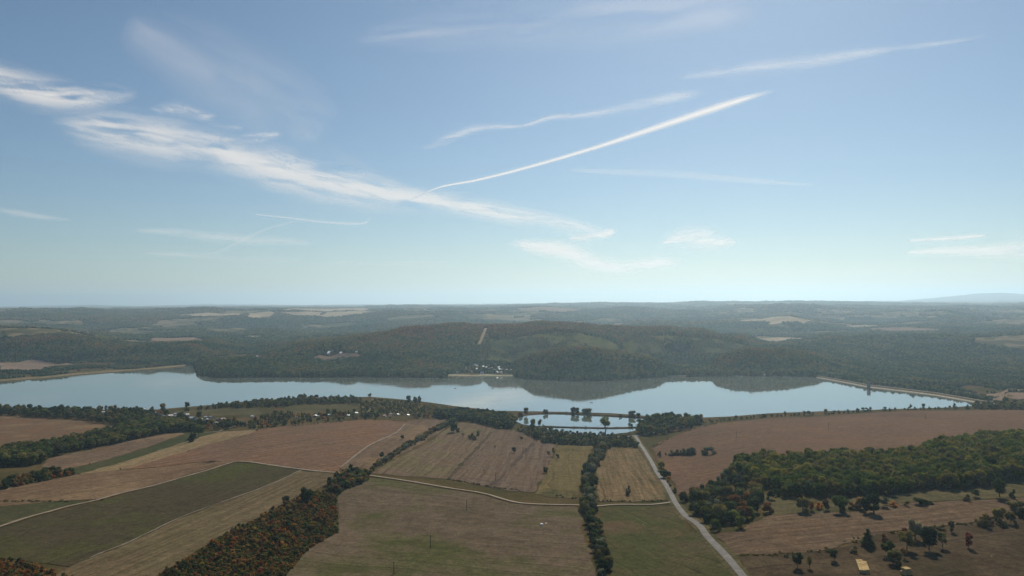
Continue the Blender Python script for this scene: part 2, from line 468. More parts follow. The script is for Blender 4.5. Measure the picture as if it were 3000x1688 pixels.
# ------------------------------------------------------------------ ground sheet
def build_ground():
    fine = np.linspace(-0.66, 0.66, 620)
    extra = np.array(list(S2a[(S2a > -0.6) & (S2a < 0.6)]) + list(S1a[(S1a > -0.6) & (S1a < 0.6)]))
    azs = np.unique(np.round(np.concatenate([fine, extra, np.linspace(0.70, 2 * math.pi - 0.70, 60)]), 5))
    n = len(azs)
    s1 = np.interp(np.where(azs > math.pi, azs - 2 * math.pi, azs), S1a, S1d)
    s2 = np.maximum(np.interp(np.where(azs > math.pi, azs - 2 * math.pi, azs), S2a, S2d), s1 + 2)
    rows = []
    for u in np.linspace(0, 1, 120)[1:]: rows.append(2 + (s1 - 2) * u ** 0.9)
    rows[-1] = s1 - 1.0
    for u in (0.5, 6, 12, 19): rows.append(np.minimum(s1 + u, s1 + (s2 - s1) * u / 40))
    for u in (19, 12, 6, 0.5): rows.append(np.maximum(s2 - u, s2 - (s2 - s1) * u / 40))
    for u in (1, 5, 9, 12, 15, 20, 28, 37, 45): rows.append(s2 + u)
    base = s2 + 45
    for u in np.linspace(0, 1, 130)[1:]: rows.append(base + (4000 - base) * u)
    for d in np.geomspace(4000, 14000, 170)[1:]: rows.append(np.full(n, d))
    for d in np.geomspace(14000, 42000, 22)[1:]: rows.append(np.full(n, d))
    D = np.stack(rows, 0)                            # rows x n
    A = np.broadcast_to(azs, D.shape)
    X, Y = D * np.sin(A), D * np.cos(A)
    Z = height(X, Y)
    V = np.stack([X, Y, Z], -1).reshape(-1, 3)
    V = np.vstack([V, [[0, 0, gz(0.1, 2.0)]]])
    R = D.shape[0]
    i = np.arange(R - 1)[:, None] * n; j = np.arange(n)[None, :]; j2 = (j + 1) % n
    q = np.stack([i + j, i + n + j, i + n + j2, i + j2], -1).reshape(-1, 4)
    q = q[:, ::-1] if False else q
    fl = [tuple(x) for x in q]
    me = bpy.data.meshes.new('ground')
    c = len(V) - 1
    tri = np.stack([np.full(n, c), np.arange(n), (np.arange(n) + 1) % n], 1)
    me.vertices.add(len(V)); me.vertices.foreach_set('co', V.astype(np.float32).ravel())
    loops = np.concatenate([q.ravel(), tri.ravel()]).astype(np.int32)
    me.loops.add(len(loops)); me.loops.foreach_set('vertex_index', loops)
    me.polygons.add(len(q) + n)
    ls = np.concatenate([np.arange(len(q)) * 4, len(q) * 4 + np.arange(n) * 3]).astype(np.int32)
    me.polygons.foreach_set('loop_start', ls)
    me.update(calc_edges=True)
    me.flip_normals() if me.polygons[0].normal.z < 0 else None
    me.shade_smooth()
    return me

CLEAR = [([(1400,1060),(1412,1010),(1440,990),(1480,978),(1530,968),(1590,962),(1700,962),(1760,974),(1812,998),(1822,1025),(1760,1060),(1600,1075),(1450,1065)], 2300, 2815),
         ([(1822,1004),(1850,985),(1907,974),(1990,972),(2100,982),(2190,997),(2228,1010),(2150,1032),(2120,1046),(2060,1044),(1980,1034),(1900,1040),(1840,1045),(1822,1028)], 2430, 2970)]
BLOCK = [(1945,1000),(2028,1000),(2030,1020),(1950,1021)]
def clearing_mask(x, y, z):
    px, py = project(x, y, z); m = np.zeros(np.shape(x), bool)
    wob = (vnoise(x / 40, y / 40, 8) - .5) * 12
    for poly, a, b in CLEAR: m |= in_poly(px + wob, py + wob * .4, poly) & (y > a) & (y < b)
    return m & ~(in_poly(px, py, BLOCK) & (y > 2400))

def ground_mat():
    m, nt, out = new_mat('scrubby_ground')
    n1 = pos_noise(nt, 1 / 110, detail=5, rough=0.65)
    c = ramp(nt, n1, [(0.3, (0.036, 0.040, 0.015)), (0.48, (0.062, 0.052, 0.022)), (0.62, (0.095, 0.066, 0.033)), (0.75, (0.052, 0.054, 0.019))])
    at = N(nt, 'ShaderNodeAttribute'); at.attribute_name = 'clearing'
    nc = pos_noise(nt, 1 / 38, detail=5, rough=0.7)
    cc = ramp(nt, nc, [(0.36, (0.040,0.055,0.020)), (0.5, (0.075,0.085,0.028)), (0.64, (0.105,0.075,0.036))])
    c = mixc(nt, at.outputs['Fac'], c, cc)
    ao = N(nt, 'ShaderNodeAttribute'); ao.attribute_name = 'open_country'
    no_ = pos_noise(nt, 1 / 420, detail=3, rough=0.6)
    co_ = ramp(nt, no_, [(0.40, (0.060,0.065,0.030)), (0.47, (0.15,0.12,0.072)), (0.53, (0.080,0.075,0.036)), (0.60, (0.17,0.135,0.085))], 'CONSTANT')
    c = mixc(nt, ao.outputs['Fac'], c, co_)
    n2 = pos_noise(nt, 0.35, detail=5, rough=0.8)
    v = ramp(nt, n2, [(0.3, (0.55, 0.55, 0.55)), (0.7, (1.45, 1.42, 1.35))])
    c = mixc(nt, 1.0, c, v, 'MULTIPLY')
    b = N(nt, 'ShaderNodeBsdfDiffuse'); nt.links.new(c, b.inputs[0])
    bp = N(nt, 'ShaderNodeBump'); bp.inputs['Strength'].default_value = 0.7; bp.inputs['Distance'].default_value = 0.6
    nt.links.new(n2, bp.inputs['Height']); nt.links.new(bp.outputs[0], b.inputs['Normal'])
    nt.links.new(b.outputs[0], out.inputs[0])
    return m

gme = build_ground(); gme.materials.append(ground_mat())
_co = np.empty(len(gme.vertices) * 3, np.float32); gme.vertices.foreach_get('co', _co); _co = _co.reshape(-1, 3)
_cl = np.zeros(len(_co), np.float32); _k = (_co[:, 1] > 2300) & (_co[:, 1] < 3100)
_cl[_k] = clearing_mask(_co[_k, 0], _co[_k, 1], _co[_k, 2])
gme.attributes.new('open_country', 'FLOAT', 'POINT').data.foreach_set('value', sstep(3500, 3800, np.hypot(_co[:, 0], _co[:, 1])).astype(np.float32))
gme.attributes.new('clearing', 'FLOAT', 'POINT').data.foreach_set('value', _cl)
tag(obj('ground', gme), kind='structure')

# reservoir surface
_fa = np.linspace(-0.75, float(az_dam1) + 0.03, 360)
_s1 = np.interp(_fa, S1a, S1d) - 25; _s2 = np.interp(_fa, S2a, S2d) + 8
_m = np.clip((_s2 - _s1), 1, None)
WV = np.concatenate([np.stack([_s1 * np.sin(_fa), _s1 * np.cos(_fa), np.zeros_like(_fa)], 1), np.stack([_s2 * np.sin(_fa), _s2 * np.cos(_fa), np.zeros_like(_fa)], 1)])
k = np.arange(len(_fa) - 1)
WF = np.stack([k, k + 1, k + 1 + len(_fa), k + len(_fa)], 1)
lake_m = water_mat('lake_water_surface', (0.085, 0.095, 0.075), refl=0.53)
tag(obj('lake_water', mesh_from('lake_water', WV, WF[:, ::-1], lake_m)), kind='structure')

# ------------------------------------------------------------------ sheets draped on the land
def densify(P, step, jit=0.0, seed=0):
    out = []
    n = len(P)
    for i in range(n):
        a, b = P[i], P[(i + 1) % n]
        l = np.hypot(*(b - a)); k = max(1, int(l / step))
        for j in range(k):
            p = a + (b - a) * j / k
            if jit and j:
                nn = np.array([-(b - a)[1], (b - a)[0]]) / (l + 1e-6)
                p = p + nn * jit * (vnoise(p[0] / (step * 1.7), p[1] / (step * 1.7), seed) - 0.5) * 2
            out.append(p)
    return np.array(out)

FIELD_POLYS = []       # world outlines, kept free of wild trees
def sheet(name, pix, mat, lift=0.3, step=14.0, jit=2.4, keep=True, world_poly=None, flatz=None, kind='structure'):
    P = world_poly if world_poly is not None else hits(pix)
    if keep: FIELD_POLYS.append(P)
    B = densify(P, step * 0.7, jit, len(name))
    x0, y0 = B.min(0); x1, y1 = B.max(0)
    if (x1 - x0) * (y1 - y0) / step ** 2 > 60000: step = math.sqrt((x1 - x0) * (y1 - y0) / 60000)
    gx, gy = np.meshgrid(np.arange(x0, x1, step), np.arange(y0, y1, step))
    gx = gx.ravel() + rng.uniform(-.2, .2, gx.size) * step; gy = gy.ravel() + rng.uniform(-.2, .2, gy.size) * step
    ins = in_poly(gx, gy, B) if flatz is None else np.zeros(gx.shape, bool)
    pts = [Vector(p) for p in B] + [Vector((a, b)) for a, b in zip(gx[ins], gy[ins])]
    r = delaunay_2d_cdt(pts, [], [list(range(len(B)))], 1, 1e-3)
    vv = np.array([tuple(v) for v in r[0]]); ff = [f for f in r[2]]
    z = height(vv[:, 0], vv[:, 1]) + lift if flatz is None else np.full(len(vv), flatz)
    me = mesh_from(name, np.column_stack([vv, z]), [tuple(f) for f in ff], mat, smooth=True)
    if len(me.polygons) and me.polygons[0].normal.z < 0: me.flip_normals()
    o = obj(name, me)
    if kind: tag(o, kind=kind)
    return o

def ang(p, q):
    a, b = hits([p, q]); return math.atan2(b[1] - a[1], b[0] - a[0])

# soil / grass colours
RED = (0.152, 0.086, 0.050); BRN = (0.116, 0.078, 0.050); TAN = (0.175, 0.122, 0.072); MAU = (0.118, 0.084, 0.060)
OLV = (0.062, 0.060, 0.030); GRN = (0.046, 0.056, 0.024); DKG = (0.040, 0.046, 0.022); OLT = (0.105, 0.088, 0.046)

a_strip = ang((262, 1360), (495, 1287))
sheet('ploughed_field', [(-80,1218),(0,1219),(58,1219),(64,1224),(247,1233),(277,1242),(341,1250),(233,1280),(116,1305),(0,1318),(-80,1325)],
      field_mat('soil_hill', RED, BRN, TAN, ang((0,1300),(233,1262)), 9, 0.2))
sheet('ploughed_field', [(120,1368),(146,1343),(210,1329),(343,1302),(480,1271),(544,1269),(538,1273),(495,1287),(378,1328),(262,1360),(186,1380)],
      field_mat('soil_strip', BRN, MAU, TAN, a_strip, 6, 0.35))
sheet('grass_strip', [(545,1268),(600,1266),(640,1266),(466,1320),(320,1366),(233,1388),(190,1381),(262,1361),(378,1329),(495,1288),(538,1274)],
      field_mat('strip_grass', GRN, GRN, OLV, a_strip, 5, 0.2, light=OLT))
sheet('stubble_field', [(640,1266),(700,1263),(750,1260),(728,1273),(611,1303),(495,1338),(355,1377),(239,1389),(233,1388),(320,1366),(466,1320)],
      field_mat('straw_strip', TAN, (0.20,0.15,0.085), OLT, a_strip, 4, 0.6, light=(0.27,0.21,0.12)))
sheet('ploughed_field', [(728,1273),(752,1259),(910,1242),(1070,1230),(1187,1233),(1187,1242),(1158,1270),(1070,1314),(997,1372),(1000,1386),(925,1379),(837,1368),(750,1355),(699,1352),(611,1351),(495,1365),(355,1377),(495,1338),(611,1303)],
      field_mat('red_soil', RED, (0.135,0.083,0.058), BRN, ang((560,1330),(1000,1262)), 5, 0.5, light=(0.23,0.155,0.10)))
sheet('ploughed_field', [(1188,1233),(1259,1227),(1329,1232),(1318,1246),(1250,1290),(1180,1330),(1077,1385),(1001,1387),(998,1372),(1071,1314),(1159,1270),(1188,1242)],
      field_mat('tan_soil', BRN, MAU, TAN, ang((1010,1372),(1187,1242)), 7, 0.45))
sheet('ploughed_field', [(-80,1455),(0,1437),(110,1415),(239,1390),(355,1378),(495,1366),(611,1352),(690,1353),(560,1388),(400,1433),(291,1463),(175,1468),(0,1485),(-80,1495)],
      field_mat('brown_soil', (0.14,0.092,0.058), BRN, TAN, ang((100,1450),(560,1375)), 6, 0.5, light=(0.23,0.16,0.10)))
sheet('meadow', [(-80,1495),(0,1486),(175,1469),(262,1470),(150,1498),(0,1540),(-80,1563)],
      field_mat('meadow_small', DKG, OLV, GRN, 0.4, 8, 0.15, light=OLT))
sheet('meadow', [(-80,1572),(0,1549),(150,1506),(291,1470),(500,1411),(690,1358),(750,1360),(870,1377),(750,1436),(524,1519),(364,1595),(262,1636),(204,1662),(100,1650),(0,1636),(-80,1630)],
      field_mat('meadow_left', (0.060,0.045,0.029), (0.058,0.050,0.028), (0.062,0.068,0.022), ang((364,1596),(750,1437)), 18, 0.12, patch_scale=1/140, light=OLT))
a9 = ang((364, 1596), (750, 1437))
sheet('stubble_field', [(881,1380),(1000,1391),(965,1412),(920,1443),(870,1455),(823,1483),(750,1521),(699,1545),(611,1594),(539,1644),(460,1688),(440,1720),(90,1720),(204,1663),(364,1597),(524,1521),(750,1438)],
      field_mat('striped_stubble', (0.092,0.070,0.040), (0.105,0.080,0.046), OLT, a9, 4.5, 0.62, light=(0.20,0.155,0.095)))
aA = ang((1312, 1405), (1434, 1270))
sheet('ploughed_field', [(1350,1238),(1400,1241),(1458,1257),(1433,1270),(1368,1340),(1309,1404),(1200,1397),(1090,1388),(1130,1362),(1230,1312),(1290,1272),(1315,1255)],
      field_mat('grey_soil', BRN, MAU, OLT, aA, 5, 0.5, light=(0.21,0.17,0.11)))
sheet('ploughed_field', [(1462,1258),(1500,1259),(1560,1275),(1605,1299),(1631,1304),(1616,1346),(1593,1392),(1563,1443),(1500,1440),(1420,1425),(1319,1405),(1376,1340),(1439,1270)],
      field_mat('mauve_soil', (0.105,0.078,0.062), MAU, BRN, aA, 5, 0.5, light=(0.185,0.145,0.108)))
sheet('ploughed_track', [(1433,1270),(1439,1270),(1376,1340),(1319,1405),(1309,1404),(1368,1340)],
      field_mat('dark_furrow', (0.066,0.052,0.042), (0.07,0.056,0.044), (0.08,0.06,0.045), aA, 6, 0.2), lift=0.32)
sheet('ploughed_track', [(1560,1300),(1567,1300),(1470,1405),(1440,1423),(1432,1421),(1460,1404)],
      field_mat('dark_furrow_two', (0.072,0.056,0.046), (0.078,0.06,0.048), (0.085,0.065,0.05), aA, 6, 0.2), lift=0.62, keep=False)
sheet('pasture', [(1633,1306),(1740,1306),(1728,1340),(1712,1380),(1702,1420),(1690,1461),(1600,1457),(1565,1447),(1595,1392),(1618,1346)],
      field_mat('yellow_pasture', OLT, (0.125,0.098,0.045), OLV, aA, 6, 0.3, light=(0.2,0.15,0.07)))
sheet('meadow', [(1079,1399),(1158,1409),(1303,1433),(1420,1452),(1500,1476),(1600,1484),(1690,1486),(1705,1540),(1722,1600),(1745,1688),(1750,1720),(800,1720),(840,1688),(900,1612),(990,1562),(992,1500),(985,1440),(1020,1420)],
      field_mat('meadow_centre', (0.085,0.066,0.042), (0.108,0.082,0.056), (0.066,0.068,0.026), ang((1000,1500),(1690,1560)), 17, 0.22, patch_scale=1/80, light=(0.20,0.16,0.115)))
sheet('stubble_field', [(1775,1312),(1860,1316),(1872,1316),(1905,1370),(1958,1464),(1850,1471),(1757,1470),(1747,1430),(1747,1380),(1757,1340)],
      field_mat('rusty_stubble', OLT, (0.13,0.092,0.050), OLV, ang((1935,1450),(1860,1325)), 5, 0.6, light=(0.24,0.17,0.10)))
sheet('meadow', [(1757,1487),(1850,1484),(1940,1484),(1970,1482),(1995,1522),(2062,1592),(2135,1670),(2150,1688),(2170,1720),(1790,1720),(1790,1688),(1775,1600),(1762,1540)],
      field_mat('meadow_right', (0.080,0.066,0.036), (0.056,0.062,0.024), (0.098,0.070,0.042), 1.9, 14, 0.2, patch_scale=1/85, light=OLT))
sheet('ploughed_field', [(1908,1312),(1930,1296),(1995,1270),(2035,1252),(2110,1240),(2250,1227),(2400,1221),(2541,1211),(2700,1203),(2900,1202),(3000,1204),(3100,1206),(3100,1300),(3000,1300),(2832,1312),(2672,1345),(2395,1358),(2200,1362),(2132,1405),(2060,1432),(1992,1455),(1965,1400),(1925,1342)],
      field_mat('broad_soil', (0.112,0.074,0.052), (0.125,0.080,0.054), (0.145,0.088,0.056), ang((2000,1380),(2800,1290)), 10, 0.28, patch_scale=1/160, light=(0.185,0.115,0.072)))
a15 = ang((2260, 1560), (2850, 1500))
sheet('grass_strip', [(2215,1440),(2294,1463),(2512,1461),(2628,1450),(2745,1440),(2890,1430),(2949,1415),(3000,1412),(3100,1408),(3100,1450),(3000,1456),(2949,1459),(2628,1475),(2512,1497),(2250,1510),(2235,1490)],
      field_mat('plantation_margin', (0.066,0.064,0.028), OLT, OLV, a15, 9, 0.2))
sheet('ploughed_field', [(2095,1566),(2170,1557),(2190,1540),(2250,1512),(2512,1500),(2628,1477),(2949,1462),(3000,1459),(3100,1455),(3100,1480),(3000,1498),(2858,1529),(2745,1544),(2570,1567),(2454,1605),(2395,1616),(2250,1627),(2152,1628)],
      field_mat('striped_soil', (0.088,0.062,0.044), BRN, (0.1,0.074,0.05), a15, 5, 0.55, light=(0.19,0.14,0.09)))
sheet('pasture', [(2152,1632),(2250,1630),(2395,1619),(2454,1608),(2570,1570),(2745,1547),(2860,1532),(3000,1501),(3100,1484),(3100,1720),(2225,1720),(2200,1688)],
      field_mat('rough_pasture', (0.050,0.040,0.023), (0.064,0.046,0.029), (0.095,0.070,0.043), 0.3, 20, 0.12, patch_scale=1/50, light=OLT))
sheet('pasture', [(826,1196),(895,1187),(1012,1185),(1053,1193),(1012,1207),(920,1214),(860,1211)], field_mat('village_pasture', OLV, (0.08,0.07,0.035), OLT, 0.2, 9, 0.2))
sheet('pasture', [(500,1204),(670,1198),(755,1197),(770,1214),(640,1219),(530,1213)], field_mat('village_pasture_two', OLV, (0.085,0.074,0.038), OLT, 0.2, 9, 0.2))

sheet('scrub_meadow', [(1052,1186),(1090,1170),(1200,1181),(1300,1196),(1350,1204),(1275,1213),(1200,1212),(1056,1208)], field_mat('lakeside_scrub', (0.105,0.095,0.036), (0.14,0.115,0.045), (0.16,0.11,0.055), 0.2, 12, 0.3, patch_scale=1/40), keep=False)
# fields and clearings beyond the lake
def far_mat(name, a, b, angle=0.1): return field_mat(name, a, b, tuple(x * 1.15 for x in b), angle, 22, 0.25, patch_scale=1 / 200, fine=0.12)
PALE = (0.30, 0.245, 0.17); SAND = (0.55, 0.47, 0.33)
fm_tan = far_mat('distant_stubble', (0.24,0.19,0.125), PALE)
fm_red = far_mat('distant_soil', (0.16,0.115,0.085), (0.185,0.135,0.10))
fm_grn = far_mat('clearing_grass', (0.085,0.105,0.032), (0.125,0.125,0.045))
fm_sand = far_mat('bare_sand', SAND, (0.6,0.5,0.36))
FAR = [
 ('stubble_field', [(520,925),(560,921),(640,920),(728,921),(700,926),(600,928)], fm_tan, 5, 60),
 ('stubble_field', [(735,919),(805,918),(790,930),(750,935),(725,933)], fm_tan, 5, 60),
 ('stubble_field', [(808,917),(945,916),(935,929),(880,927),(840,921)], fm_tan, 5, 60),
 ('stubble_field', [(935,929),(955,917),(1100,913),(1155,911),(1060,922),(1000,929)], fm_tan, 5, 60),
 ('stubble_field', [(830,909),(1080,905),(1082,909),(1030,912),(900,912)], fm_tan, 8, 120),
 ('stubble_field', [(1152,907),(1187,904),(1250,909),(1245,912)], fm_tan, 8, 90),
 ('stubble_field', [(1515,904),(1560,902),(1640,905),(1730,910),(1620,917),(1530,915)], fm_red, 6, 90),
 ('stubble_field', [(950,985),(1010,985),(1004,992),(948,993)], fm_tan, 3, 40),
 ('stubble_field', [(690,987),(778,987),(770,991),(695,991)], fm_tan, 3, 40),
 ('ploughed_field', [(437,993),(530,990),(575,990),(600,1001),(604,1006),(520,1004),(450,1001)], fm_red, 2, 30),
 ('ploughed_field', [(297,1008),(355,1014),(345,1018),(300,1014)], fm_red, 2, 25),
 ('ploughed_field', [(250,970),(325,972),(320,975),(260,975)], fm_red, 3, 40),
 ('ploughed_field', [(0,1064),(80,1055),(120,1055),(170,1061),(220,1069),(150,1077),(110,1088),(0,1088)], fm_red, 1, 18),
 ('ploughed_field', [(1765,954),(1790,951),(1860,943),(1880,943),(1800,957)], fm_red, 3, 50),
 ('stubble_field', [(2140,944),(2200,936),(2323,930),(2380,941),(2350,950),(2260,953),(2240,944)], fm_tan, 4, 40),
 ('stubble_field', [(2410,955),(2530,953),(2620,957),(2500,961)], fm_tan, 4, 40),
 ('ploughed_field', [(2520,963),(2640,961),(2774,967),(2700,974),(2600,970)], fm_red, 4, 40),
 ('stubble_field', [(2228,993),(2290,990),(2390,990),(2340,997),(2290,1005),(2240,1006)], fm_tan, 2, 30),
 ('ploughed_field', [(2820,1130),(2900,1121),(3050,1118),(3050,1134),(2900,1136)], fm_red, 1, 18),
 ('ploughed_field', [(2862,1151),(2930,1142),(3050,1143),(3050,1168),(2980,1172),(2930,1165)], fm_red, 1, 18),
 ('ploughed_field', [(908,1051),(935,1042),(990,1039),(1060,1040),(1075,1044),(1040,1053),(980,1058),(920,1057)], fm_red, 1.5, 16),
]
for nm, px, mt, lift, st in FAR:
    sheet(nm, px, mt, lift=lift, step=st, jit=st * 0.2)
for px in ([(793,1054),(830,1051),(870,1045),(885,1046),(893,1051),(880,1054),(800,1058)], [(928,1056),(990,1059),(988,1062),(930,1058)]):
    sheet('sand_patch', px, fm_sand, lift=1.9, step=12, jit=2)
# pale strip of beach along the left bank and below the far cottages
fm_bank = far_mat('shore_bank', (0.20,0.15,0.09), (0.16,0.13,0.07))
def bank(pxs, off, w, lift=0.5):
    az = np.array([float(ray(p, 1100)[0]) for p in np.arange(pxs[0], pxs[1], 12)])
    d = np.interp(az, S2a, S2d)
    a = np.stack([(d + off) * np.sin(az), (d + off) * np.cos(az)], 1); ww = w * (0.7 + 0.6 * vnoise(az * 60, az * 0, 3))
    b = np.stack([(d + off + ww) * np.sin(az), (d + off + ww) * np.cos(az)], 1)
    return np.vstack([a, b[::-1]])
sheet('shore_bank', None, fm_bank, lift=0.5, step=9, jit=0.5, world_poly=bank((-40, 560), 3, 38))
sheet('shore_beach', None, far_mat('beach_sand', (0.34,0.29,0.21), (0.26,0.25,0.17)), lift=0.4, step=8, jit=0.5, world_poly=bank((1312, 1510), 2, 26))
sheet('shore_beach', None, far_mat('beach_gravel', (0.36,0.31,0.23), (0.3,0.26,0.18)), lift=0.4, step=8, jit=0.5, world_poly=bank((1953, 2020), 2, 12))

# ------------------------------------------------------------------ ribbons: roads, tracks, banks
def resample(P, step):
    P = np.asarray(P, float)
    # Catmull-Rom through the points
    Q = np.vstack([2 * P[0] - P[1], P, 2 * P[-1] - P[-2]])
    out = []
    for i in range(1, len(Q) - 2):
        k = max(2, int(np.hypot(*(Q[i + 1] - Q[i])) / step))
        for j in range(k):
            t = j / k
            out.append(0.5 * ((2 * Q[i]) + (-Q[i-1] + Q[i+1]) * t + (2*Q[i-1] - 5*Q[i] + 4*Q[i+1] - Q[i+2]) * t * t + (-Q[i-1] + 3*Q[i] - 3*Q[i+1] + Q[i+2]) * t ** 3))
    out.append(P[-1])
    return np.array(out)

def ribbon(name, pix, width, mat, lift=0.75, step=6, wob=0.15, world=None, kind='structure', parent=None):
    P = resample(world if world is not None else hits(pix), step)
    T = np.gradient(P, axis=0); T /= np.hypot(T[:, 0], T[:, 1])[:, None] + 1e-9
    Nn = np.stack([-T[:, 1], T[:, 0]], 1)
    offs = np.array([-0.5, -0.25, 0, 0.25, 0.5])
    rows = []
    for o_ in offs:
        w = width * (1 + wob * (vnoise(P[:, 0] / 9, P[:, 1] / 9, 77 if o_ < 0 else 78) - 0.5) * 2 * (abs(o_) > 0.4))
        Q = P + Nn * (o_ * w)[:, None]
        rows.append(np.column_stack([Q, height(Q[:, 0], Q[:, 1]) + lift + 0.05 * (abs(o_) < 0.3)]))
    V = np.stack(rows, 1).reshape(-1, 3); k = len(offs)
    i = np.arange(len(P) - 1)[:, None] * k; j = np.arange(k - 1)[None, :]
    q = np.stack([i + j, i + k + j, i + k + j + 1, i + j + 1], -1).reshape(-1, 4)
    me = mesh_from(name, V, q, mat, smooth=True)
    if me.polygons[0].normal.z < 0: me.flip_normals()
    o = obj(name, me, parent)
    if kind: tag(o, kind=kind)
    return o, P, Nn

def road_mat(name, a, b, crack=1.0, fine=0.7):
    m, nt, out = new_mat(name)
    n = pos_noise(nt, 0.12, detail=6, rough=0.75)
    c = ramp(nt, n, [(0.35, a), (0.55, b), (0.68, tuple(min(1, x * 1.45) for x in b))])
    n2 = pos_noise(nt, fine, detail=5, rough=0.8)
    v = ramp(nt, n2, [(0.32, (0.7, 0.7, 0.7)), (0.68, (1.3, 1.3, 1.3))])
    c = mixc(nt, 1.0, c, v, 'MULTIPLY')
    b_ = N(nt, 'ShaderNodeBsdfPrincipled'); nt.links.new(c, b_.inputs['Base Color']); b_.inputs['Roughness'].default_value = 0.85
    b_.inputs['Specular IOR Level'].default_value = 0.25
    nt.links.new(b_.outputs[0], out.inputs[0])
    return m
asphalt = road_mat('worn_asphalt', (0.066,0.060,0.054), (0.098,0.090,0.081))
dirt = road_mat('track_dirt', (0.15,0.11,0.072), (0.21,0.16,0.108))
verge = field_mat('verge_grass', OLV, OLT, BRN, 0.5, 5, 0.2)
ROAD = [(2205,1720),(2174,1688),(2123,1628),(2076,1579),(2047,1541),(2007,1512),(1980,1477),(1966,1450),(1948,1418),(1925,1386),(1908,1354),(1887,1319),(1870,1293),(1862,1281),(1861,1278)]
ribbon('road_verge', ROAD, 10.5, verge, lift=0.5, wob=0.25)
_, ROADP, ROADN = ribbon('road', ROAD, 4.7, asphalt, lift=0.8, step=4, wob=0.06)
ribbon('road', [(1800,1281),(1820,1281),(1843,1280),(1861,1278),(1885,1276),(1908,1272),(1925,1268)], 5.0, asphalt, lift=0.84, step=4, wob=0.08)
TRK = [(-60,1561),(0,1544),(73,1520),(146,1500),(204,1484),(277,1468),(349,1448),(437,1427),(524,1403),(611,1378),(670,1359),(695,1353),(720,1354),(750,1357),(837,1370),(925,1381),(1012,1388),(1079,1394),(1158,1405),(1303,1429),(1420,1448),(1500,1471),(1544,1477),(1616,1480),(1704,1482),(1753,1484),(1806,1480),(1908,1480),(1966,1473)]
ribbon('track_verge', TRK, 5.0, verge, lift=0.55, wob=0.4)
ribbon('dirt_track', TRK, 3.0, dirt, lift=0.72, step=4, wob=0.22)
ribbon('farm_path', [(262,1637),(320,1613),(364,1596),(440,1560),(524,1520),(600,1491),(700,1455),(750,1437),(820,1408),(881,1380)], 1.5, road_mat('bleached_grass', (0.12,0.098,0.063),(0.18,0.15,0.10)), lift=0.7, step=3, wob=0.9)
ribbon('farm_path', [(997,1372),(1030,1345),(1070,1314),(1110,1292),(1158,1270),(1187,1243)], 2.2, road_mat('path_grass', (0.125,0.097,0.062),(0.155,0.12,0.077)), lift=0.7, step=4, wob=0.5)
ribbon('village_road', [(600,1269),(640,1265),(655,1259),(668,1255),(690,1251)], 3.5, dirt, lift=0.8)
BREAK_O, BREAK_P, BREAK_N = ribbon('firebreak', [(1424,962),(1420,972),(1415,984),(1407,1002),(1402,1014)], 10, fm_tan, lift=1.5, step=15)

# ------------------------------------------------------------------ fish ponds and their dykes
pond_m = water_mat('pond_water_surface', (0.10, 0.12, 0.09), refl=0.64, bump=0.006)
POND1 = [(1508,1232),(1520,1224),(1548,1217),(1600,1214),(1660,1215),(1720,1218),(1800,1222),(1880,1226),(1900,1229),(1885,1246),(1860,1250),(1740,1252),(1650,1250),(1560,1248),(1530,1243)]
POND2 = [(1597,1253),(1650,1255),(1740,1257),(1800,1258),(1862,1256),(1860,1262),(1835,1268),(1800,1272),(1720,1276),(1660,1273),(1620,1264)]
def flat_poly(pix, z):
    out = []
    for p in pix:
        az, t = ray(*p); d = (HC - z) / -float(t)
        out.append((d * math.sin(az), d * math.cos(az)))
    return np.array(out)
for pp in (POND1, POND2):
    sheet('pond_water', None, pond_m, world_poly=flat_poly(pp, 1.35), flatz=1.35, step=10, jit=3.0)

def mound(name, W, width, h, mat, base=1.0, step=5, kind='structure'):
    """an earth bank: trapezoid section along a line"""
    P = resample(W, step)
    T = np.gradient(P, axis=0); T /= np.hypot(T[:, 0], T[:, 1])[:, None] + 1e-9
    Nn = np.stack([-T[:, 1], T[:, 0]], 1)
    sec = [(-0.5, -0.8), (-0.28, h * 0.9), (-0.12, h), (0.12, h), (0.28, h * 0.9), (0.5, -0.8)]
    rows = []
    for (o_, zz) in sec:
        Q = P + Nn * (o_ * width * (0.8 + 0.4 * vnoise(P[:, 0] / 12, P[:, 1] / 12, 5)))[:, None]
        rows.append(np.column_stack([Q, np.full(len(P), base + zz) + (vnoise(Q[:, 0] / 3, Q[:, 1] / 3, 9) - 0.5) * 0.5]))
    V = np.stack(rows, 1).reshape(-1, 3); k = len(sec)
    i = np.arange(len(P) - 1)[:, None] * k; j = np.arange(k - 1)[None, :]
    q = np.stack([i + j, i + k + j, i + k + j + 1, i + j + 1], -1).reshape(-1, 4)
    me = mesh_from(name, V, q, mat)
    if me.polygons[2].normal.z < 0: me.flip_normals()
    o = obj(name, me)
    if kind: tag(o, kind=kind)
    return o, P
dyke_m = field_mat('dyke_scrub', (0.07,0.055,0.03), (0.10,0.065,0.04), OLV, 0, 5, 0.2, patch_scale=1/25)
_, DYKE_MID = mound('dyke', flat_poly([(1545,1250),(1600,1250.5),(1660,1252.5),(1740,1254.5),(1800,1255),(1890,1252)], 1.4), 11, 1.6, dyke_m)
_, DYKE_FAR = mound('dyke', flat_poly([(1500,1226),(1520,1219),(1548,1214),(1600,1211.5),(1660,1212),(1720,1215),(1800,1219),(1900,1225),(1960,1228)], 1.4), 16, 2.2, dyke_m)

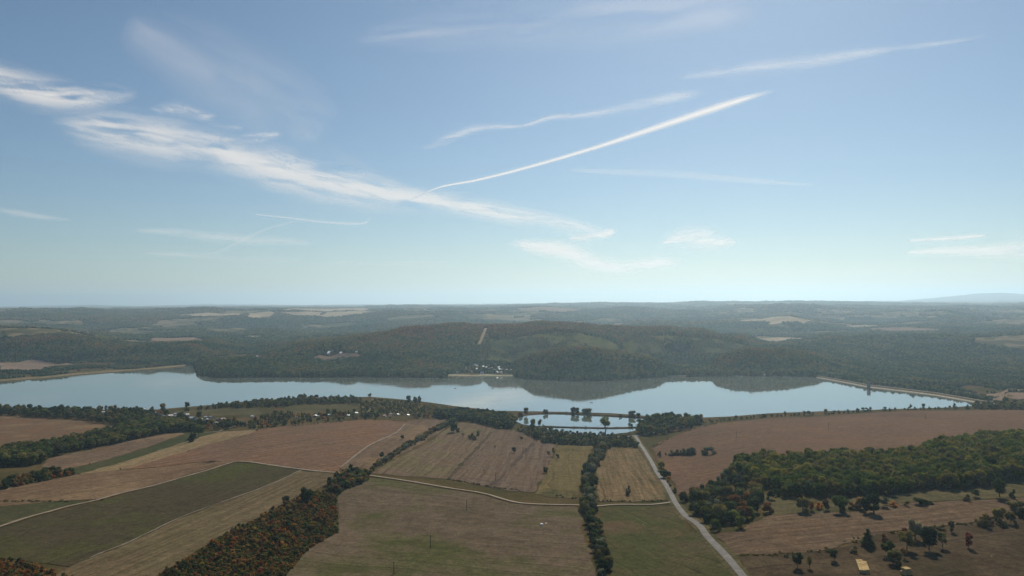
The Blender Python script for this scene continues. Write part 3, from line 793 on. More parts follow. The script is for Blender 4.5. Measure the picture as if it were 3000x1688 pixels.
# ------------------------------------------------------------------ dam
dam = empty('dam', (*hits([(2640, 1145)])[0], 0))
tag(dam, 'long straight earth dam with a pale stone facing closing the right end of the lake', 'dam')
_daz = np.linspace(az_dam0, az_dam1 - 0.004, 90)
_dd = np.interp(_daz, S2a, S2d)
def dam_strip(name, secs, mat):
    rows = [np.stack([(_dd + o_) * np.sin(_daz), (_dd + o_) * np.cos(_daz), np.full_like(_daz, zz)], 1) for o_, zz in secs]
    V = np.stack(rows, 1).reshape(-1, 3); k = len(secs)
    V = V - np.array(dam.location)
    i = np.arange(len(_daz) - 1)[:, None] * k; j = np.arange(k - 1)[None, :]
    q = np.stack([i + j, i + j + 1, i + k + j + 1, i + k + j], -1).reshape(-1, 4)
    me = mesh_from(name, V, q, mat)
    if me.polygons[0].normal.z < 0: me.flip_normals()
    return obj(name, me, dam)
dam_strip('stone_facing', [(-6, -1.5), (0, 0.35), (3, 1.6)], road_mat('facing_stone', (0.27,0.23,0.17), (0.35,0.30,0.22)))
dam_strip('grass_slope', [(3, 1.6), (10, 4.4)], field_mat('dam_grass', (0.11,0.085,0.045), (0.13,0.10,0.055), OLT, 0, 4, 0.3))
dam_strip('crest_road', [(10, 4.4), (10.1, 4.6), (15.5, 4.6), (16, 4.4)], road_mat('crest_gravel', (0.26,0.225,0.17), (0.33,0.29,0.22)))
dam_strip('rear_slope', [(16, 4.4), (42, -2.0)], dyke_m)
FIELD_POLYS.append(np.vstack([np.stack([(_dd - 5) * np.sin(_daz), (_dd - 5) * np.cos(_daz)], 1), np.stack([(_dd + 34) * np.sin(_daz), (_dd + 34) * np.cos(_daz)], 1)[::-1]]))


# ------------------------------------------------------------------ plant meshes (unit height)
_t = (1 + 5 ** 0.5) / 2
ICO_V = np.array([(-1,_t,0),(1,_t,0),(-1,-_t,0),(1,-_t,0),(0,-1,_t),(0,1,_t),(0,-1,-_t),(0,1,-_t),(_t,0,-1),(_t,0,1),(-_t,0,-1),(-_t,0,1)], float)
ICO_V /= np.linalg.norm(ICO_V[0])
ICO_F = np.array([(0,11,5),(0,5,1),(0,1,7),(0,7,10),(0,10,11),(1,5,9),(5,11,4),(11,10,2),(10,7,6),(7,1,8),(3,9,4),(3,4,2),(3,2,6),(3,6,8),(3,8,9),(4,9,5),(2,4,11),(6,2,10),(8,6,7),(9,8,1)])
def subdiv(V, Fc):
    V = list(map(tuple, V)); cache = {}; out = []
    def mid(a, b):
        k = (min(a, b), max(a, b))
        if k not in cache:
            m = (np.array(V[a]) + np.array(V[b])) / 2; m /= np.linalg.norm(m); cache[k] = len(V); V.append(tuple(m))
        return cache[k]
    for a, b, c in Fc:
        ab, bc, ca = mid(a, b), mid(b, c), mid(c, a)
        out += [(a, ab, ca), (b, bc, ab), (c, ca, bc), (ab, bc, ca)]
    return np.array(V), np.array(out)
ICO1 = subdiv(ICO_V, ICO_F)
ICO2 = subdiv(*ICO1)

def plant_geo(kind, seed, cards, lumps, leaf):
    """crown lumps filled with a dark core and covered in leaf-sized faces; height 1, root at 0"""
    r = np.random.default_rng(seed)
    shape = {'round': (0.22, 0.42), 'poplar': (0.08, 0.22), 'shrub': (-0.05, 0.60), 'willow': (0.05, 0.50), 'sparse': (0.28, 0.34), 'conifer': (0.06, 0.24), 'fan': (0.30, 0.42)}[kind]
    zb, rad = shape
    C, RR = [], []
    for i in range(lumps):
        u = (i + 0.5) / lumps
        if kind == 'conifer':
            z = zb + (1 - zb) * u * 0.93; w = rad * (1 - u) ** 0.85; a = i * 2.4; C.append((math.cos(a) * w * .45, math.sin(a) * w * .45, z)); RR.append(max(0.05, w * 0.72 + 0.03)); continue
        a = i * 2.399 + r.uniform(-.5, .5)
        zz = r.uniform(0.12, 0.86) if kind != 'fan' else r.uniform(0.35, 0.9)
        prof = math.sin(math.pi * min(0.97, max(0.06, zz))) ** 0.55
        if kind == 'poplar': prof = (0.55 + 0.45 * math.sin(math.pi * zz))
        if kind in ('shrub', 'willow'): prof = math.sqrt(max(0.05, 1 - zz * zz * 0.95))
        if kind == 'fan': prof = 0.35 + 0.65 * zz
        k = r.uniform(0.35, 0.82)
        rr = r.uniform(0.13, 0.22) * (1.25 if kind in ('shrub', 'willow') else 1.0) * (0.8 if kind in ('fan', 'sparse') else 1)
        if kind == 'poplar': rr *= 0.8
        z = zb + (1 - zb) * zz
        z = min(z, 1 - rr * 0.85)
        C.append((math.cos(a) * rad * prof * k, math.sin(a) * rad * prof * k, z)); RR.append(rr)
    Vs, Fs, n0 = [], [], 0
    for (c, rr) in zip(C, RR):
        v = ICO1[0] * rr * 0.8
        v = v * (1 + 0.45 * (r.random((len(v), 1)) - 0.5))
        v = v + np.array(c)
        if kind in ('fan', 'sparse') and r.random() < 0.5: continue
        Vs.append(v); Fs.append(ICO1[1] + n0); n0 += len(v)
    C = np.array(C); RR = np.array(RR)
    li = r.choice(len(C), cards, p=RR ** 2 / (RR ** 2).sum())
    dirs = r.normal(size=(cards, 3)); dirs /= np.linalg.norm(dirs, axis=1)[:, None]
    dirs[:, 2] = np.where(r.random(cards) < 0.5, np.abs(dirs[:, 2]), dirs[:, 2])
    p = C[li] + dirs * (RR[li] * r.uniform(0.75, 1.12, cards))[:, None]
    nrm = dirs + r.normal(size=(cards, 3)) * 0.55; nrm /= np.linalg.norm(nrm, axis=1)[:, None]
    t1 = np.cross(nrm, r.normal(size=(cards, 3))); t1 /= np.linalg.norm(t1, axis=1)[:, None]
    t2 = np.cross(nrm, t1)
    s = leaf * r.uniform(0.55, 1.35, (cards, 1))
    tri = np.stack([p + t1 * s, p - t1 * s * 0.6 + t2 * s * 0.8, p - t1 * s * 0.5 - t2 * s * 0.9], 1).reshape(-1, 3)
    tri[:, 2] = np.maximum(tri[:, 2], -0.03)
    Vs.append(tri); Fs.append(np.arange(cards * 3).reshape(-1, 3) + n0)
    return np.vstack(Vs), np.vstack(Fs)

def trunk_geo(seed, kind):
    r = np.random.default_rng(seed + 500)
    Vs, Fs, n0 = [], [], 0
    def limb(p0, p1, r0, r1, sides=6):
        nonlocal n0
        p0, p1 = np.array(p0, float), np.array(p1, float); d = p1 - p0; d /= np.linalg.norm(d)
        a = np.cross(d, (0.3, 0.9, 0.1)); a /= np.linalg.norm(a); b = np.cross(d, a)
        th = np.arange(sides) / sides * 2 * math.pi
        ring = lambda p, rr: p + (np.cos(th)[:, None] * a + np.sin(th)[:, None] * b) * rr
        Vs.append(np.vstack([ring(p0, r0), ring(p1, r1)]))
        for k in range(sides):
            k2 = (k + 1) % sides
            Fs.extend([(n0 + k, n0 + k2, n0 + sides + k2), (n0 + k, n0 + sides + k2, n0 + sides + k)])
        n0 += 2 * sides
    top = 0.55 if kind != 'poplar' else 0.8
    limb((0, 0, -0.04), (0.01, 0, 0.25), 0.035, 0.024); limb((0.01, 0, 0.25), (0, 0.01, top), 0.024, 0.010)
    nl = 5 if kind in ('fan', 'sparse') else 3
    for i in range(nl):
        a = i * 2.4 + r.uniform(0, 1); z0 = r.uniform(0.12 if kind == 'fan' else 0.2, 0.4); w = r.uniform(0.14, 0.28)
        limb((0, 0, z0), (math.cos(a) * w, math.sin(a) * w, z0 + r.uniform(0.25, 0.4)), 0.017, 0.006, 5)
    return np.vstack(Vs), np.array(Fs)

bark = simple('bark', (0.09, 0.07, 0.055), 0.9, 0.3, 2.0)
KPAR = {'round': (620, 11, 0.050), 'poplar': (560, 12, 0.040), 'shrub': (420, 8, 0.070), 'willow': (620, 10, 0.055), 'sparse': (420, 9, 0.042), 'conifer': (520, 10, 0.040), 'fan': (560, 10, 0.045)}
CROWN, TRUNK, WHOLE = {}, {}, {}
dummy = bpy.data.materials.new('leaf_base')
for kd, (cards, lumps, leaf) in KPAR.items():
    for sd in range(3 if kd not in ('shrub', 'round', 'poplar') else 4):
        v, f = plant_geo(kd, sd * 7 + hash(len(kd)) % 50 + 3, cards, lumps, leaf)
        CROWN.setdefault(kd, []).append(mesh_from('crown', v, f, dummy))
        tv, tf = trunk_geo(sd, kd)
        TRUNK.setdefault(kd, []).append(mesh_from('trunk', tv, tf, bark))
        me = mesh_from('plant', np.vstack([v, tv]), np.vstack([f, tf + len(v)]), dummy)
        me.materials.append(bark)
        mi = np.zeros(len(f) + len(tf), np.int32); mi[len(f):] = 1
        me.polygons.foreach_set('material_index', mi)
        WHOLE.setdefault(kd, []).append(me)

FM = {
 'poplar': foliage('poplar_leaves', [(0.073,0.106,0.020), (0.114,0.146,0.026), (0.146,0.161,0.032), (0.212,0.182,0.038)], 1/40, 0.55, 0.45),
 'green': foliage('green_leaves', [(0.061,0.087,0.030), (0.098,0.129,0.037), (0.152,0.168,0.047), (0.193,0.160,0.051)], 1/50, 0.6, 0.45),
 'dark': foliage('dark_leaves', [(0.032,0.053,0.024), (0.049,0.073,0.029), (0.071,0.085,0.035)], 1/50, 0.6, 0.45),
 'silver': foliage('silver_leaves', [(0.104,0.120,0.073), (0.152,0.165,0.107), (0.201,0.201,0.134)], 1/50, 0.7, 0.45),
 'olive': foliage('olive_leaves', [(0.088,0.091,0.038), (0.146,0.139,0.053), (0.198,0.161,0.061)], 1/50, 0.8, 0.45),
 'rust': foliage('rust_leaves', [(0.135,0.115,0.041), (0.209,0.142,0.054), (0.284,0.162,0.057), (0.203,0.101,0.046)], 1/30, 0.95, 0.45),
 'red': foliage('red_leaves', [(0.15,0.04,0.02), (0.25,0.055,0.03)], 1/30, 0.9, 0.45),
 'orange': foliage('orange_leaves', [(0.32,0.13,0.03), (0.42,0.18,0.035)], 1/30, 0.9, 0.45),
 'yellow': foliage('yellow_leaves', [(0.25,0.20,0.03), (0.36,0.26,0.04)], 1/30, 0.9, 0.45),
 'pale': foliage('pale_leaves', [(0.32,0.28,0.16), (0.40,0.36,0.22)], 1/30, 0.9, 0.45),
 'thicket': foliage('thicket_leaves', [(0.078,0.097,0.035), (0.133,0.133,0.043), (0.234,0.164,0.053), (0.328,0.172,0.056), (0.265,0.109,0.047), (0.140,0.133,0.043)], 1/22, 0.8, 0.45),
}
NOUN = {'round': 'tree', 'poplar': 'poplar_tree', 'shrub': 'shrub', 'willow': 'bush', 'sparse': 'tree', 'conifer': 'conifer_tree', 'fan': 'tree'}
WID = {'round': 0.86, 'poplar': 0.62, 'shrub': 1.3, 'willow': 1.15, 'sparse': 0.75, 'conifer': 0.55, 'fan': 0.85}

def plant_at(x, y, h, kind, mat, label, group=None, w=None, parts=False, name=None, cat=None):
    """w = crown width in metres"""
    sd = rng.integers(0, len(CROWN[kind]))
    w = w or h * WID[kind] * rng.uniform(0.85, 1.2)
    sxy = w / WID[kind]
    # crown meshes are WID wide for height 1
    z = max(gz(x, y), 0.0)
    rot = rng.uniform(0, 6.28)
    nm = name or NOUN[kind]
    cat = cat or {'shrub': 'shrub', 'willow': 'bush', 'poplar': 'poplar', 'conifer': 'conifer'}.get(kind, 'tree')
    if parts:
        root = empty(nm, (x, y, z - 0.1), rot, (sxy, sxy, h))
        obj('crown', CROWN[kind][sd], root, mat=mat); obj('trunk', TRUNK[kind][sd], root)
    else:
        me = (WHOLE if kind not in ('shrub', 'willow') else CROWN)[kind][sd]
        root = obj(nm, me, mat=mat)
        root.location = (x, y, z - 0.1); root.rotation_euler = (0, 0, rot); root.scale = (sxy, sxy, h)
    return tag(root, ' '.join(label.split()[:16]), cat, group)

def tree_px(px, py, hpx, kind, mat, label, group=None, wpx=None, parts=True, name=None):
    x, y, z, d = hit(px, py)
    depth = y
    h = hpx * depth / F * 1.04
    return plant_at(x, y, h, kind, FM[mat], label, group, (wpx * depth / F) if wpx else None, parts, name)

def scatter(poly_px, spacing, jit=0.42):
    P = hits(poly_px)
    x0, y0 = P.min(0); x1, y1 = P.max(0)
    gx, gy = np.meshgrid(np.arange(x0, x1 + spacing, spacing), np.arange(y0, y1 + spacing, spacing * 0.87))
    gx[1::2] += spacing / 2
    gx = gx.ravel() + rng.uniform(-jit, jit, gx.size) * spacing; gy = gy.ravel() + rng.uniform(-jit, jit, gy.size) * spacing
    k = in_poly(gx, gy, P)
    return np.stack([gx[k], gy[k]], 1)

# ---- instanced masses of plants nobody could count
def instanced(name, protos, pts, scl, label, cat, pick=None):
    me = bpy.data.meshes.new(name)
    me.vertices.add(len(pts)); me.vertices.foreach_set('co', np.asarray(pts, np.float32).ravel())
    a = me.attributes.new('scl', 'FLOAT_VECTOR', 'POINT'); a.data.foreach_set('vector', np.asarray(scl, np.float32).ravel())
    b = me.attributes.new('rotz', 'FLOAT', 'POINT'); b.data.foreach_set('value', rng.uniform(0, 6.28, len(pts)).astype(np.float32))
    c = me.attributes.new('pick', 'INT', 'POINT'); c.data.foreach_set('value', (rng.integers(0, len(protos), len(pts)) if pick is None else pick).astype(np.int32))
    o = obj(name, me)
    coll = bpy.data.collections.new(name + '_kinds')
    for i, (pm, mt) in enumerate(protos):
        po = bpy.data.objects.new('plant_kind_%02d' % i, pm); coll.objects.link(po)
        if mt: po.material_slots[0].link = 'OBJECT'; po.material_slots[0].material = mt
    ng = bpy.data.node_groups.new(name, 'GeometryNodeTree')
    ng.interface.new_socket('Geometry', in_out='INPUT', socket_type='NodeSocketGeometry')
    ng.interface.new_socket('Geometry', in_out='OUTPUT', socket_type='NodeSocketGeometry')
    n = ng.nodes; l = ng.links
    gi = n.new('NodeGroupInput'); go = n.new('NodeGroupOutput')
    ip = n.new('GeometryNodeInstanceOnPoints'); ci = n.new('GeometryNodeCollectionInfo')
    ci.inputs['Collection'].default_value = coll; ci.inputs['Separate Children'].default_value = True; ci.inputs['Reset Children'].default_value = True
    def attr(nm, ty):
        q = n.new('GeometryNodeInputNamedAttribute'); q.data_type = ty; q.inputs[0].default_value = nm; return q.outputs[0]
    cx = n.new('ShaderNodeCombineXYZ'); l.new(attr('rotz', 'FLOAT'), cx.inputs[2])
    e2r = n.new('FunctionNodeEulerToRotation'); l.new(cx.outputs[0], e2r.inputs[0])
    l.new(gi.outputs[0], ip.inputs['Points']); l.new(ci.outputs[0], ip.inputs['Instance'])
    ip.inputs['Pick Instance'].default_value = True
    l.new(attr('pick', 'INT'), ip.inputs['Instance Index']); l.new(e2r.outputs[0], ip.inputs['Rotation'])
    l.new(attr('scl', 'FLOAT_VECTOR'), ip.inputs['Scale'])
    l.new(ip.outputs[0], go.inputs[0])
    md = o.modifiers.new('plants', 'NODES'); md.node_group = ng
    return tag(o, label, cat, kind='stuff')

def low_crown(seed, cards=26, squash=1.0):
    """a far crown: knobbly dome with a few stray sprays"""
    r = np.random.default_rng(seed)
    v = ICO2[0].copy() * 0.5
    nz = np.zeros(len(v))
    for q in range(9):
        dv = r.normal(size=3); dv /= np.linalg.norm(dv)
        nz += np.clip((v / 0.5) @ dv - 0.55, 0, 1) * r.uniform(0.3, 0.9)
    v *= (0.74 + nz * 0.5 + r.uniform(-.07, .07, len(v)))[:, None]
    v[:, 2] = v[:, 2] * squash + 0.5
    v[:, 2] = np.where(v[:, 2] < 0.35, v[:, 2] * 1.3 - 0.4, v[:, 2])
    f = ICO2[1]
    dirs = r.normal(size=(cards, 3)); dirs[:, 2] = np.abs(dirs[:, 2]); dirs /= np.linalg.norm(dirs, axis=1)[:, None]
    p = dirs * 0.46 * r.uniform(0.85, 1.15, (cards, 1)) + [0, 0, 0.5]
    t1 = r.normal(size=(cards, 3)); t2 = r.normal(size=(cards, 3)); s = 0.10
    tri = np.stack([p + t1 * s, p + t2 * s, p - (t1 + t2) * s * 0.6], 1).reshape(-1, 3)
    return np.vstack([v, tri]), np.vstack([f, np.arange(cards * 3).reshape(-1, 3) + len(v)])

forest_leaf = foliage('forest_leaves', [(0.041,0.073,0.032), (0.076,0.107,0.039), (0.132,0.137,0.046), (0.189,0.134,0.051), (0.226,0.134,0.059)], 1/170, 0.30, 0.3, fine=0.25, upland=0.17)
forest_leaf2 = foliage('forest_leaves_far', [(0.032,0.055,0.028), (0.052,0.072,0.030), (0.085,0.088,0.034), (0.135,0.100,0.042)], 1/420, 0.28, 0.0, fine=0.06, upland=0.10)
lowm = [mesh_from('far_crown', *low_crown(s), forest_leaf, smooth=False) for s in range(6)]
lowm2 = []
for s in range(4):
    v, f = low_crown(s + 20, 0); r_ = np.random.default_rng(s)
    lowm2.append(mesh_from('distant_crown', v, f, forest_leaf2))

def polar_pts(d0, d1, sp, a0=-0.64, a1=0.64):
    out = []
    for d in np.arange(d0, d1, sp * 0.9):
        k = int((a1 - a0) * d / sp)
        a = np.linspace(a0, a1, k) + rng.uniform(-.45, .45, k) * sp / d
        r = d + rng.uniform(-.45, .45, k) * sp
        out.append(np.stack([r * np.sin(a), r * np.cos(a)], 1))
    return np.vstack(out)

def clear_fields(P, polys):
    keep = np.ones(len(P), bool)
    for W in polys:
        x0, y0 = W.min(0); x1, y1 = W.max(0)
        b = keep & (P[:, 0] > x0) & (P[:, 0] < x1) & (P[:, 1] > y0) & (P[:, 1] < y1)
        if b.any():
            i = np.where(b)[0]; keep[i[in_poly(P[i, 0], P[i, 1], W)]] = False
    return P[keep]

def in_view_mask(P, z):
    """keep points that are not wholly behind a hill from the drone's height"""
    az = np.arctan2(P[:, 0], P[:, 1]); d = np.hypot(P[:, 0], P[:, 1])
    tt = (z + 14 - HC) / d
    ok = np.ones(len(P), bool)
    for fr in (0.45, 0.55, 0.65, 0.72, 0.78, 0.83, 0.87, 0.90, 0.93, 0.955, 0.975):
        dd = d * fr
        ok &= (height(dd * np.sin(az), dd * np.cos(az)) - HC) / dd < tt + 0.0035
    return ok

farland = [W for W in FIELD_POLYS if W[:, 1].mean() > 1520 and W[:, 1].min() > 1200]
# scrubby open land: below the dam on the right, and along the left bank
SCRUB = [hits(p) for p in ([(2560,1118),(2650,1108),(2800,1100),(3100,1085),(3100,1182),(2930,1178),(2750,1146),(2600,1128)], [(-60,1060),(0,1050),(240,1060),(420,1068),(450,1078),(360,1086),(240,1094),(120,1106),(-60,1116)],
                           [(575,1060),(620,1040),(700,1036),(790,1040),(790,1050),(700,1052),(640,1062)])]

P = polar_pts(1500, 3700, 7.4)
az = np.arctan2(P[:, 0], P[:, 1]); d = np.hypot(P[:, 0], P[:, 1])
s2 = np.interp(az, S2a, S2d)
P = P[(d > s2 + 5 + 4 * rng.random(len(P)))]
def yard(px, py, w, n, f): 
    x, y = hit(px, py)[:2]; return np.array([(x - w, y - n), (x + w, y - n), (x + w, y + f), (x - w, y + f)])
beach = [np.vstack([BREAK_P + BREAK_N * 14, (BREAK_P - BREAK_N * 14)[::-1]]), yard(2427,1095,9,34,8), yard(2587,1130,9,12,8), yard(965,1037,40,40,8), yard(1000,1037,30,40,8), yard(1045,1033,10,40,8), yard(900,1039,9,40,8), yard(752,1047,10,40,8), yard(2240,1101,7,10,6), bank((-40, 560), 0, 42), bank((1310, 1507), 0, 24), bank((1953, 2020), 0, 14), hits([(1318,1100),(1360,1075),(1500,1072),(1506,1101)])]
P = clear_fields(P, farland + beach)
z = height(P[:, 0], P[:, 1])
kc = ~clearing_mask(P[:, 0], P[:, 1], z); P, z = P[kc], z[kc]
scr = np.zeros(len(P), bool)
for W in SCRUB: scr |= in_poly(P[:, 0], P[:, 1], W)
openn = fbm(P[:, 0] / 60, P[:, 1] / 60, 4, 3)
keep = ~scr | (openn > 0.52)
P, z, scr = P[keep], z[keep], scr[keep]
kv = in_view_mask(P, z); P, z, scr = P[kv], z[kv], scr[kv]
hh = (9.5 + 5 * fbm(P[:, 0] / 200, P[:, 1] / 200, 8, 2)) * rng.uniform(0.75, 1.25, len(P)); hh = np.where(scr, hh * 0.55, hh)
wall = (P[:, 1] > 2815) & (P[:, 1] < 3150) & (np.arctan2(P[:, 0], P[:, 1]) > -0.03) & (np.arctan2(P[:, 0], P[:, 1]) < 0.29); hh = np.where(wall, hh * 1.35, hh)
ww = rng.uniform(8.0, 12.0, len(P)) * np.where(scr, 0.7, 1)
instanced('forest', [(m_, forest_leaf) for m_ in lowm], np.column_stack([P, z - hh * 0.12]), np.column_stack([ww, ww, hh]),
          'mixed green and rusty autumn forest covering the hills across the lake', 'forest')
n_near = len(P)

P = polar_pts(3700, 8600, 15)
P = clear_fields(P, farland)
meadowy = fbm(P[:, 0] / 420, P[:, 1] / 420, 41, 3)
azp = np.arctan2(P[:, 0], P[:, 1])
P = P[meadowy < 0.60]
z = height(P[:, 0], P[:, 1]); kv = in_view_mask(P, z); P, z = P[kv], z[kv]
hh = rng.uniform(11, 18, len(P)); ww = rng.uniform(15, 24, len(P))
instanced('forest', [(m_, forest_leaf2) for m_ in lowm2], np.column_stack([P, z - 3]), np.column_stack([ww, ww, hh]),
          'hazy blue green woodland on the middle distance ridges', 'forest')
n_mid = len(P)
P = polar_pts(8600, 14500, 34)
P = clear_fields(P, farland)
P = P[fbm(P[:, 0] / 900, P[:, 1] / 900, 43, 3) < 0.57]
z = height(P[:, 0], P[:, 1]); kv = in_view_mask(P, z); P, z = P[kv], z[kv]
hh = rng.uniform(13, 20, len(P)); ww = rng.uniform(32, 50, len(P))
instanced('forest', [(m_, forest_leaf2) for m_ in lowm2], np.column_stack([P, z - 4]), np.column_stack([ww, ww, hh]),
          'pale blue woods on the farthest ridges below the horizon', 'forest')


# young growth dotting the two clearings
Q = polar_pts(2400, 3100, 8.5, -0.05, 0.32); zq = height(Q[:, 0], Q[:, 1]); Q = Q[clearing_mask(Q[:, 0], Q[:, 1], zq)]
Q = Q[fbm(Q[:, 0] / 50, Q[:, 1] / 50, 12, 3) > 0.54]
zq = height(Q[:, 0], Q[:, 1]); hq = rng.uniform(1.2, 3.2, len(Q)); wq = rng.uniform(3, 6, len(Q))
young = foliage('young_growth_leaves', [(0.075,0.095,0.026), (0.105,0.105,0.032), (0.13,0.09,0.036)], 1/120, 0.5, 0.15, fine=0.2)
instanced('young_trees', [(m_, young) for m_ in lowm], np.column_stack([Q, zq + 1.2]), np.column_stack([wq, wq, hq]), 'low light green regrowth on the two cleared slopes above the bays', 'young trees')
# the dark block of trees left standing in the right clearing
Q = polar_pts(2450, 3000, 7.5, 0.15, 0.27); zq = height(Q[:, 0], Q[:, 1]); qx, qy = project(Q[:, 0], Q[:, 1], zq)
k_ = in_poly(qx, qy, BLOCK) & (Q[:, 1] < 2760); Q, zq = Q[k_], zq[k_]
hb = rng.uniform(17, 21, len(Q)); wb = rng.uniform(8, 11, len(Q))
instanced('tree_block', [(m_, forest_leaf) for m_ in lowm], np.column_stack([Q, zq - 1]), np.column_stack([wb, wb, hb]), 'dark rectangular block of tall trees left standing inside the right clearing', 'tree block')

# ------------------------------------------------------------------ haze
hz = bpy.data.meshes.new('haze')
bx = 44000.0
hv = [(-bx,-bx,-14),(bx,-bx,-14),(bx,bx,-14),(-bx,bx,-14),(-bx,-bx,720),(bx,-bx,720),(bx,bx,720),(-bx,bx,720)]
hf = [(0,3,2,1),(4,5,6,7),(0,1,5,4),(1,2,6,5),(2,3,7,6),(3,0,4,7)]
hz.from_pydata(hv, [], hf)
hm, nt, out = new_mat('haze_air')
pv = N(nt, 'ShaderNodeVolumePrincipled')
pv.inputs['Color'].default_value = (0.58, 0.81, 1.0, 1)
pv.inputs['Density'].default_value = 5.0e-5
pv.inputs['Anisotropy'].default_value = 0.58
nt.links.new(pv.outputs[0], out.inputs['Volume'])
hz.materials.append(hm)
tag(obj('haze', hz), kind='stuff')

# ------------------------------------------------------------------ clouds and vapour trails (ice sheets 9 km up)
def cloud_mat():
    m, nt, out = new_mat('ice_cloud')
    at = N(nt, 'ShaderNodeAttribute'); at.attribute_name = 'cover'
    d = N(nt, 'ShaderNodeBsdfDiffuse'); d.inputs[0].default_value = (0.95, 0.93, 0.90, 1)
    t = N(nt, 'ShaderNodeBsdfTranslucent'); t.inputs[0].default_value = (0.98, 0.95, 0.92, 1)
    m1 = N(nt, 'ShaderNodeMixShader'); m1.inputs[0].default_value = 0.85
    tr = N(nt, 'ShaderNodeBsdfTransparent'); m2 = N(nt, 'ShaderNodeMixShader')
    l = nt.links
    l.new(d.outputs[0], m1.inputs[1]); l.new(t.outputs[0], m1.inputs[2])
    l.new(at.outputs['Fac'], m2.inputs[0]); l.new(tr.outputs[0], m2.inputs[1]); l.new(m1.outputs[0], m2.inputs[2])
    l.new(m2.outputs[0], out.inputs[0])
    return m
ice = cloud_mat()
ALT = 9000.0
def to_alt(px, py, alt=ALT):
    az, t = ray(px, py); t = np.maximum(t, 0.012)
    d = (alt - HC) / t
    return d * np.sin(az), d * np.cos(az)

def streak(name, line, amax, label, cat, group, seed, nscale=(1/90, 1/14), soft=1.0, lo=0.30, hi=0.72, angle=None, sag=0.0, alt=ALT, n_u=220, n_v=44, skew=0.0):
    """a cloud sheet following a line with a half-width at each point; thickness comes from streaky noise"""
    A = np.array(line, float)
    s = np.concatenate([[0], np.cumsum(np.hypot(*np.diff(A[:, :2], axis=0).T))])
    u = np.linspace(0, s[-1], n_u)
    P = resample(A[:, :2], s[-1] / n_u)
    sp = np.concatenate([[0], np.cumsum(np.hypot(*np.diff(P, axis=0).T))]); sp *= s[-1] / sp[-1]
    cx, cy = np.interp(u, sp, P[:, 0]), np.interp(u, sp, P[:, 1]); w = np.interp(u, s, A[:, 2])
    tx, ty = np.gradient(cx), np.gradient(cy); l = np.hypot(tx, ty); nx, ny = -ty / l, tx / l
    v = np.linspace(-1.6, 1.6, n_v)
    X = cx[:, None] + nx[:, None] * v[None] * w[:, None]; Y = cy[:, None] + ny[:, None] * v[None] * w[:, None]
    ca, sa = math.cos(angle or 0), math.sin(angle or 0)
    wx = X + 40 * (fbm(X / 160, Y / 70, seed + 9, 3) - .5); wy = Y + 26 * (fbm(X / 130, Y / 60, seed + 19, 3) - .5)
    U, W = wx * ca + wy * sa, -wx * sa + wy * ca
    n = fbm(U * nscale[0], W * nscale[1], seed, 6)
    n2 = fbm(U * nscale[0] * 0.35, W * nscale[1] * 0.5, seed + 50, 3)
    q = sstep(lo, hi, n * 0.6 + n2 * 0.4)
    vv = v[None] + skew
    prof = np.exp(-(np.abs(vv) / 0.75) ** (2.0 * soft)) * sstep(1.6, 1.1, np.abs(v))[None]
    ends = sstep(0, 0.10, u / s[-1]) * sstep(1, 0.88, u / s[-1])
    cov = np.clip(amax * 0.92, 0, 0.95) * prof * q ** 1.1 * ends[:, None]
    x, y = to_alt(X, Y, alt)
    Z = np.full_like(x, alt)
    V = np.stack([x, y, Z], -1).reshape(-1, 3)
    i = np.arange(n_u - 1)[:, None] * n_v; j = np.arange(n_v - 1)[None]
    q4 = np.stack([i + j, i + j + 1, i + n_v + j + 1, i + n_v + j], -1).reshape(-1, 4)
    c = cov.ravel(); q4 = q4[c[q4].max(1) > 0.012]
    used = np.unique(q4); mp_ = np.full(len(V), -1); mp_[used] = np.arange(len(used))
    me = mesh_from(name, V[used], mp_[q4], ice)
    a = me.attributes.new('cover', 'FLOAT', 'POINT'); a.data.foreach_set('value', c[used].astype(np.float32))
    o = obj(name, me)
    return tag(o, label, cat, group)

CG = 'cirrus clouds drifting over the hills'
streak('cirrus_cloud', [(-60,215,45),(40,250,52),(130,275,52),(230,285,40),(330,278,30),(420,270,12)], 0.85, 'soft thick cirrus puff at the upper left edge of the sky', 'cloud', CG, 3, (1/120,1/19), lo=0.27, hi=0.64, angle=0.1)
streak('cirrus_cloud', [(130,345,18),(240,370,52),(360,390,66),(480,410,72),(600,425,60),(720,470,58),(830,500,70),(960,525,76),(1080,558,58),(1180,578,42),(1300,592,34),(1420,615,32),(1540,640,30),(1680,665,24),(1800,692,18),(1840,700,8)],
       0.82, 'long diagonal band of cirrus running down from the left to the middle of the sky', 'cloud', CG, 11, (1/130,1/17), lo=0.26, hi=0.64, angle=0.16, n_u=420, n_v=60)
streak('cirrus_cloud', [(420,330,10),(500,318,22),(580,335,20),(660,360,14),(720,380,8)], 0.75, 'small wispy cirrus shelf just above the long diagonal cloud band', 'cloud', CG, 17, (1/80,1/18), angle=0.2)
streak('cirrus_cloud', [(640,410,6),(700,408,16),(770,400,18),(830,390,6)], 0.7, 'short hooked cirrus tuft on the upper side of the diagonal cloud band', 'cloud', CG, 117, (1/70,1/16), angle=-0.1)
streak('cirrus_cloud', [(1480,712,8),(1560,722,24),(1650,735,34),(1730,768,30),(1820,785,22),(1930,770,20),(2030,765,8)], 0.95, 'pale low cirrus patch above the middle of the horizon', 'cloud', CG, 23, (1/130,1/22), lo=0.2, hi=0.6, angle=0.1, alt=8000)
streak('cirrus_cloud', [(1660,700,6),(1740,695,16),(1790,680,14),(1800,665,5)], 0.8, 'little curled cirrus hook at the lower end of the diagonal band', 'cloud', CG, 29, (1/80,1/18), lo=0.2, hi=0.6, alt=8000)
